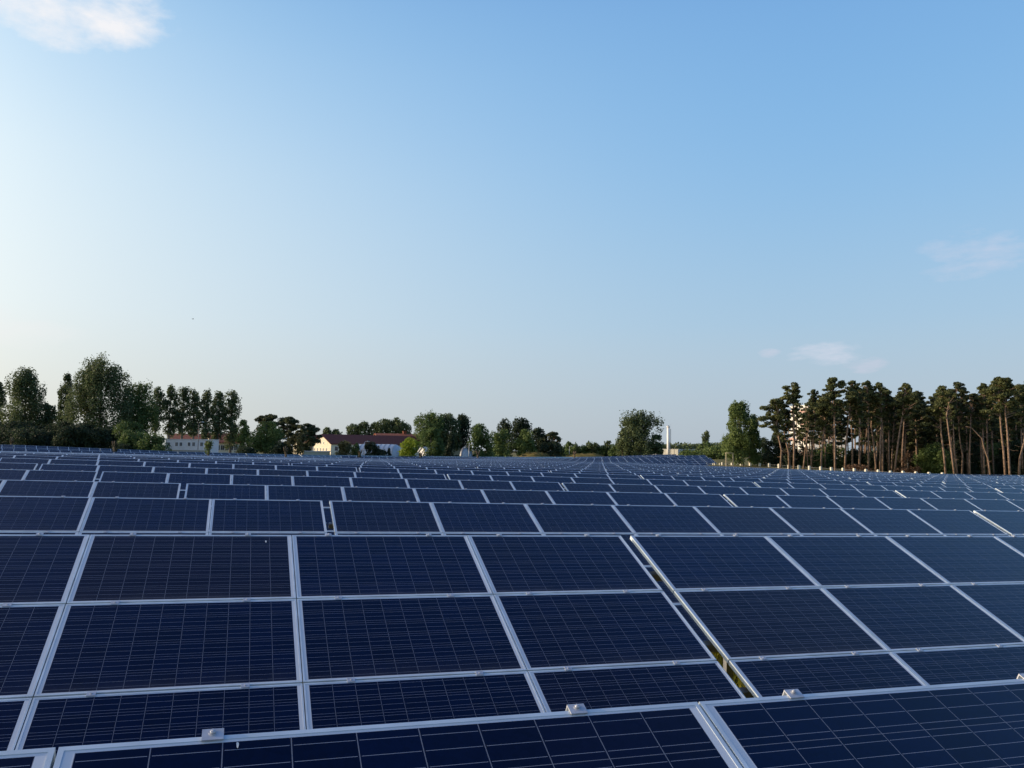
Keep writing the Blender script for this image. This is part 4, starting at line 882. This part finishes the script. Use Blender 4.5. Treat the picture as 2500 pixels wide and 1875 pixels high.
for i, (x, yt, d, leafy, lab) in enumerate([(30, 1069, 145.5, .1, 'slim dark pollard stump at the far left of the field'), (282, 1076, 151, .9, 'leafy pollard stump before the white cabin'), (510, 1076, 156, 2.2, 'young pollard with a bright green ball of leaves before the container block'),
        (701, 1089, 163.5, .3, 'dark pollard stump left of the cream gabled house'), (879, 1097, 180, .5, 'twin-topped dark pollard stump before the white tunnel'), (1028, 1102, 192, .15, 'brown knobbly pollard stump before the white cottage'),
        (1165, 1099, 205, 0, 'bare y-shaped pollard stump below the drooping tree'), (1403, 1099, 233, 0, 'bare thin pollard stump standing before the earth mound')]):
    p = at(x, yt, d); g = gz(p.x, p.y); h = p.z-g; rnd = random.Random(40+i); o = empty('pollard_tree', (p.x, p.y, g), lab, 'pollard tree', 'pollard stumps in a line across the field'); a = MB()
    ln = rnd.uniform(-.15, .15); a.tube([(0, 0, -.2), (ln, 0, h*.4), (ln*1.5, 0, h*.72)], [.27, .22, .24], 8)
    for k in range(4 if leafy < 2 else 6):
        an = k*1.6+rnd.uniform(-.4, .4); l = h*rnd.uniform(.18, .30); a.tube([(ln*1.5, 0, h*.68), (ln*1.5+cos(an)*l*.35, sin(an)*l*.35, h*.68+l*.6), (ln*1.5+cos(an)*l*.45, sin(an)*l*.4, min(h, h*.7+l*1.1))], [.14, .12, .10], 6)
    a.build('trunk', STB, o)
    if leafy:
        w_ = 1.05 if leafy > 2 else .55; Lb = [(ln*1.5+rnd.uniform(-.5, .5)*w_, rnd.uniform(-.5, .5)*w_, h*rnd.uniform(.55, .9), .55*w_, .55*w_, .6*w_) for _ in range(9)]
        V, F = foliage(Lb, int(260*leafy)+60, .22, 70+i, -.5); link('crown', mesh_np('crown', V, F, LM['light' if leafy > 2 else 'dark']), o)
DRY = mat('dry_grass_bank', (.17, .115, .035), .95, col2=(.085, .085, .022), vscale=1.2, detail=8, spec=.1, bump=.7)
def mound(label, x0, x1, d, yt, W2):
    c = at((x0+x1)/2, 1100, d); L_ = (x1-x0)/2*d/F_PX; g = gz(c.x, c.y)-.3; h = zz((x0+x1)/2, yt, d)-g; a = MB(); n, mrings = 48, 12; rnd = random.Random(int(x0))
    ph = [rnd.uniform(0, 6) for _ in range(4)]
    def pt(i, j):
        an = 2*pi*i/n; t = j/mrings; r_ = t; x = cos(an)*r_*L_; y = sin(an)*r_*W2
        z = h*(1-t**2.6)+.16*sin(x*.8+ph[0])*(1-t)+.10*sin(x*2.1+y+ph[1])*(1-t)
        v = Vector((x, y, 0)); v.rotate(Matrix.Rotation(-YAW, 3, 'Z')); return Vector((v.x, v.y, z))
    for j in range(mrings):
        for i in range(n): a.face([pt(i, j), pt(i, j+1), pt(i+1, j+1), pt(i+1, j)], smooth=True)
    o = a.build('earth_mound', DRY); o.location = (c.x, c.y, g); tag(o, label, 'earth mound')
    # tussocks on it
    V = []; r = np.random.default_rng(int(x0))
    Lb = []
    for _ in range(70):
        an = r.random()*2*pi; t = sqrt(r.random())*.97; v = Vector((cos(an)*t*L_, sin(an)*t*W2, 0)); v.rotate(Matrix.Rotation(-YAW, 3, 'Z')); Lb.append((v.x, v.y, h*(1-t**2.6)+.05, .7, .7, .22))
    V, F = foliage(Lb, 2600, .3, int(x1), -.7); gr = link('grass', mesh_np('grass', V, F, LM['brown']), o); gr['kind'] = 'stuff'
mound('long low earth mound with brown dry grass, left of the two', 1250, 1362, 288, 1105, 7)
mound('longer earth mound with greenish dry grass, right of the two', 1360, 1500, 292, 1107.5, 7)
# inverter cabinet among the far tables
p = at(1558, 1132, 150); g = gz(p.x, p.y)
o = empty('inverter_cabinet', (p.x, p.y, g), 'small cabinet with a pale sloping lid among the far tables', 'cabinet'); h = p.z-g
a = MB(); a.box(-1.3, 1.3, -.5, .5, 0, h-.1); a.build('housing', mat('dark_housing', (.05, .05, .055), .6), o); a = MB(); a.box(-1.5, .3, -.7, .7, h-.1, h); a.build('lid', mat('pinkish_lid', (.62, .50, .46), .6), o)
# grass below the nearest gap
rg = np.random.default_rng(3); n = 24000; X = rg.uniform(1.0, 11, n); Y = rg.uniform(2.0, 15, n); Z = ztop_arr(X, Y)+CAM_H-TAB_H
hgt = rg.uniform(.12, .55, n); an = rg.random(n)*2*pi; w = .012; ln = rg.normal(size=(n, 2))*.12
P0 = np.stack([X-np.cos(an)*w, Y-np.sin(an)*w, Z-.02], 1); P1 = np.stack([X+np.cos(an)*w, Y+np.sin(an)*w, Z-.02], 1); P2 = np.stack([X+ln[:, 0]+np.cos(an)*w*.3, Y+ln[:, 1], Z+hgt], 1); P3 = np.stack([X+ln[:, 0]-np.cos(an)*w*.3, Y+ln[:, 1], Z+hgt], 1)
tag(link('grass', mesh_np('grass', np.stack([P0, P1, P2, P3], 1).reshape(-1, 3), np.arange(n*4).reshape(-1, 4), leafmat('grass_blades', (.16, .20, .02), (.50, .40, .06), 2.0))), 'tufts of green and yellow grass under the nearest tables', 'grass', kind='stuff')
# bird high over the left of the field
p = at(471, 779, 120); o = empty('bird', p, 'tiny dark bird high in the sky at left', 'bird'); BD = mat('bird_feathers', (.03, .03, .03), .8)
a = MB(); a.tube([(-.14, 0, 0), (-.06, 0, .01), (.05, 0, .01), (.12, 0, .02), (.16, 0, .02)], [.012, .035, .04, .022, .006], 7); a.face([(-.13, -.01, 0), (-.24, -.04, 0), (-.24, .04, 0), (-.13, .01, 0)]); a.build('body', BD, o)
for s_ in (-1, 1): a = MB(); a.face([(.06, s_*.02, .02), (.07, s_*.16, .09), (.0, s_*.34, .05), (-.03, s_*.15, .08), (-.05, s_*.02, .02)][::s_]); a.build('wing', BD, o)

# each pine and young pine further in is told apart by the front pine it stands behind
REF = [(1900, 'wind-bent corner pine'), (1937, 'tall open pine'), (1966, 'thin leaning pine'), (2005, 'curved pine by the tower'), (2037, 'tallest grey-trunked pine'), (2063, 'pale leaning pine'), (2098, 'forked grey pine'), (2130, 'slim pine curving left'), (2152, 'close pair of pines'),
       (2190, 'slanting reddish pine'), (2230, 'dry thicket'), (2265, 'gap between the pine groups'), (2304, 'broad left-curving pine'), (2326, 'slim orange pines'), (2347, 'kinked pine'), (2367, 'thin grey pine'), (2400, 'bare bent tree'), (2452, 'stout sunlit pines'), (2495, 'last leaning pine'), (2545, 'right edge of the picture')]
NEAR = ['nearest', 'second nearest', 'third nearest', 'fourth nearest', 'fifth nearest', 'sixth nearest', 'seventh nearest', 'eighth nearest', 'ninth nearest']
for grp_, what in (('pines deep in the wood', 'slim shaded pine'), ('young pines in the wood', 'low-crowned young pine'), ('half-grown pines before the tower', 'ragged half-grown pine')):
    bk = {}
    for o in COL.objects:
        if o.get('group') == grp_:
            q = proj(o.location+Vector((0, 0, 1))); r = min(REF, key=lambda t: abs(t[0]-q[0]))[1]
            bk.setdefault(r, []).append((o.location.x*sin(YAW)+o.location.y*cos(YAW), o.name, o))
    for r, l in bk.items():
        l.sort()
        for i, (_, _, o) in enumerate(l):
            o['label'] = '%s behind the %s%s' % (what, r, ', %s of %s' % (NEAR[min(i, 8)], {2: 'two', 3: 'three', 4: 'four', 5: 'five', 6: 'six', 7: 'seven', 8: 'eight', 9: 'nine'}.get(len(l), 'several')) if len(l) > 1 else '')
print('tables', sum(1 for o in COL.objects if o.name.startswith('solar_table') and o.parent is None))
